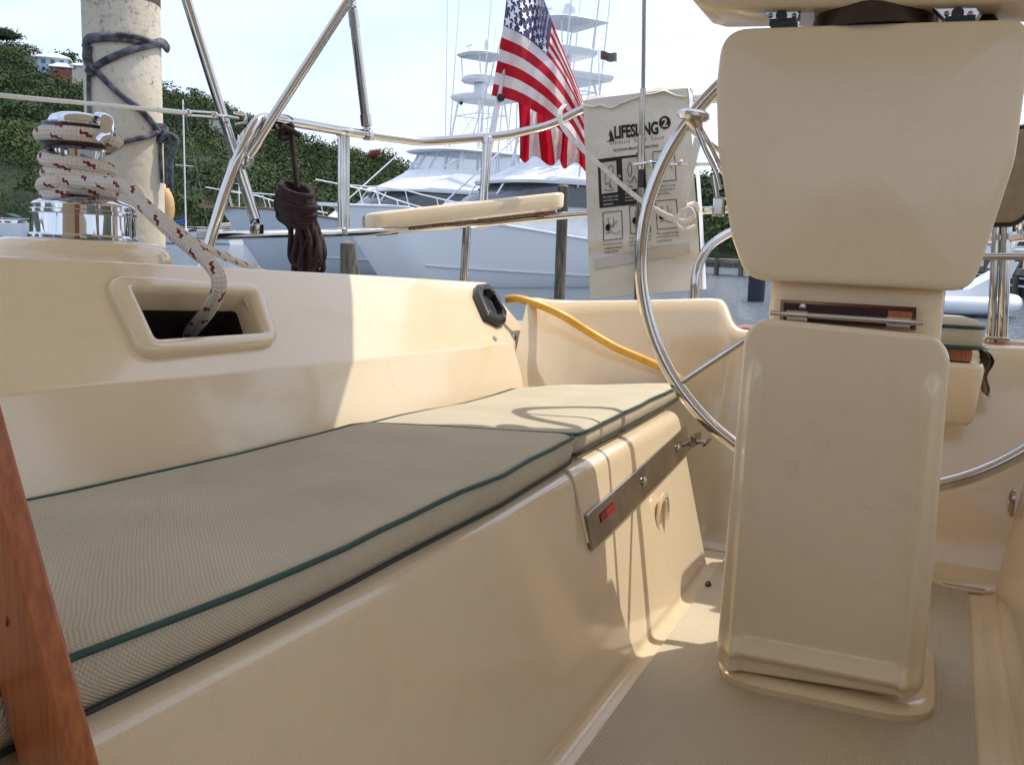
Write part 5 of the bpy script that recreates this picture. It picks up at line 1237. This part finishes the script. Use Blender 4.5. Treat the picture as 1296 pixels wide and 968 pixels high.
# inflatable with centre console / white launch bow
c=atz(1222,399,0); T_=thing('white_dinghy','white dinghy with raised bow lying off the helm seat','dinghy',c)
h=Vector((R_.x,R_.y,0)).normalized(); l=Vector((-h.y,h.x,0)); W=lambda x,y,z:c+h*x+l*y+Z*z
lp=[W(x,y,.28+.06*max(0,x)) for x,y in ((-2.2,-.75),(-1,-.8),(.2,-.75),(.85,-.45),(1.1,0),(.85,.45),(.2,.75),(-1,.8),(-2.2,.75))]
MB().tube(smooth_path(lp,5),.22,12).build('inflatable_tube','white',T_)
MB().grid([[W(x,y,.12) for y in(-.7,.7)] for x in(-2.2,.8)]).build('floor','whitesoft',T_)
MB().tube(smooth_path([p-Z*.17+ (p-c).normalized()*.12 for p in lp],5),.035,6).build('rubbing_strake','inkgrey',T_)
mb=MB().grid([[W(-1.4,-.45,.4),W(-.1,-.45,.45),W(.35,-.45,.9),W(.95,-.3,1.32)],[W(-1.4,.45,.4),W(-.1,.45,.45),W(.35,.45,.9),W(.95,.3,1.32)]])
mb.grid([[W(-1.4,-.46,.1),W(-1.4,-.46,.62)],[W(-.2,-.46,.1),W(-.2,-.46,.66)],[W(.15,-.46,.1),W(.30,-.46,.95)],[W(.5,-.46,.3),W(.66,-.46,1.35)],[W(1.05,-.3,1.36),W(1.0,-.3,1.37)]]); mb.build('console_moulding','white',T_)
for x,z0,z1 in ((.55,1.2,1.95),(.75,1.2,2.0),(.92,1.25,1.9)): MB().tube([W(x-.25,-.3,z0),W(x+.05,-.3,z1)],.03,6).build('grab_rail','whitesoft',T_)

for lb,an,dd in (('dark boat behind the viewer, beyond the bow',200,14),('dark hulled boat on the far side behind the viewer',235,17),('navy boat moored astern of the viewer, to the left',262,15)):  # unseen boats added to put dark streaks into the winch chrome
    o=shore_boat(lb,648,40,9,'navyhull',1.8,9,.3); r_=bpy.data.objects[[x.name for x in bpy.data.objects if x.get('label')==lb][0]]
    r_.location=Vector((math.sin(R(an))*dd,math.cos(R(an))*dd,0)); r_['group']='unseen boats added behind the viewer for reflections'
# ============================================================ CAMERA, LIGHT
cam=bpy.data.cameras.new('camera'); co=bpy.data.objects.new('camera',cam); C.objects.link(co)
cam.sensor_width=36; cam.lens=36*FP/1296; cam.clip_end=20000; cam.clip_start=.02
from mathutils import Matrix
mw=Matrix((( R_.x,U_.x,-F_.x,CAM.x),(R_.y,U_.y,-F_.y,CAM.y),(R_.z,U_.z,-F_.z,CAM.z),(0,0,0,1)))
co.matrix_world=mw; bpy.context.scene.camera=co
EL=R(58); AZ=R(40)     # azimuth from straight aft (+Y) round to +X
w=bpy.data.worlds.new('World'); bpy.context.scene.world=w; w.use_nodes=True
nt=w.node_tree; bg=nt.nodes['Background']
sky=nt.nodes.new('ShaderNodeTexSky'); sky.sky_type='NISHITA'; sky.sun_disc=False; sky.sun_elevation=EL; sky.sun_rotation=AZ; sky.air_density=1.2; sky.dust_density=2.2; sky.ozone_density=1.4
tc=nt.nodes.new('ShaderNodeTexCoord'); mp=nt.nodes.new('ShaderNodeMapping'); mp.inputs['Scale'].default_value=(1,1,3.2); nt.links.new(tc.outputs['Generated'],mp.inputs['Vector'])
n=nt.nodes.new('ShaderNodeTexNoise'); n.inputs['Scale'].default_value=2.3; n.inputs['Detail'].default_value=7; n.inputs['Roughness'].default_value=.55; n.inputs['Distortion'].default_value=.4; nt.links.new(mp.outputs['Vector'],n.inputs['Vector'])
mr=nt.nodes.new('ShaderNodeMapRange'); mr.inputs['From Min'].default_value=.34; mr.inputs['From Max'].default_value=.66; mr.inputs['To Min'].default_value=.35; mr.inputs['To Max'].default_value=.95; nt.links.new(n.outputs['Fac'],mr.inputs['Value'])
mx=nt.nodes.new('ShaderNodeMix'); mx.data_type='RGBA'; mx.inputs['B'].default_value=(CLOUD:=5.1,5.6,7.0,1)
nt.links.new(mr.outputs['Result'],mx.inputs['Factor']); nt.links.new(sky.outputs[0],mx.inputs['A']); nt.links.new(mx.outputs['Result'],bg.inputs['Color'])
bg.inputs['Strength'].default_value=.11
sd=bpy.data.lights.new('sun','SUN'); sd.energy=2.1; sd.angle=R(.5); sd.color=(1,.94,.84)
so=bpy.data.objects.new('sun',sd); C.objects.link(so)
d=Vector((math.sin(AZ)*math.cos(EL),math.cos(AZ)*math.cos(EL),math.sin(EL))); so.rotation_euler=d.to_track_quat('Z','Y').to_euler(); so.location=d*50
sc=bpy.context.scene; sc.view_settings.view_transform='Standard'; sc.view_settings.look='None'; sc.view_settings.exposure=.93; sc.view_settings.gamma=1
sc.render.engine='CYCLES'; sc.cycles.max_bounces=10; sc.cycles.diffuse_bounces=5; sc.cycles.transparent_max_bounces=12
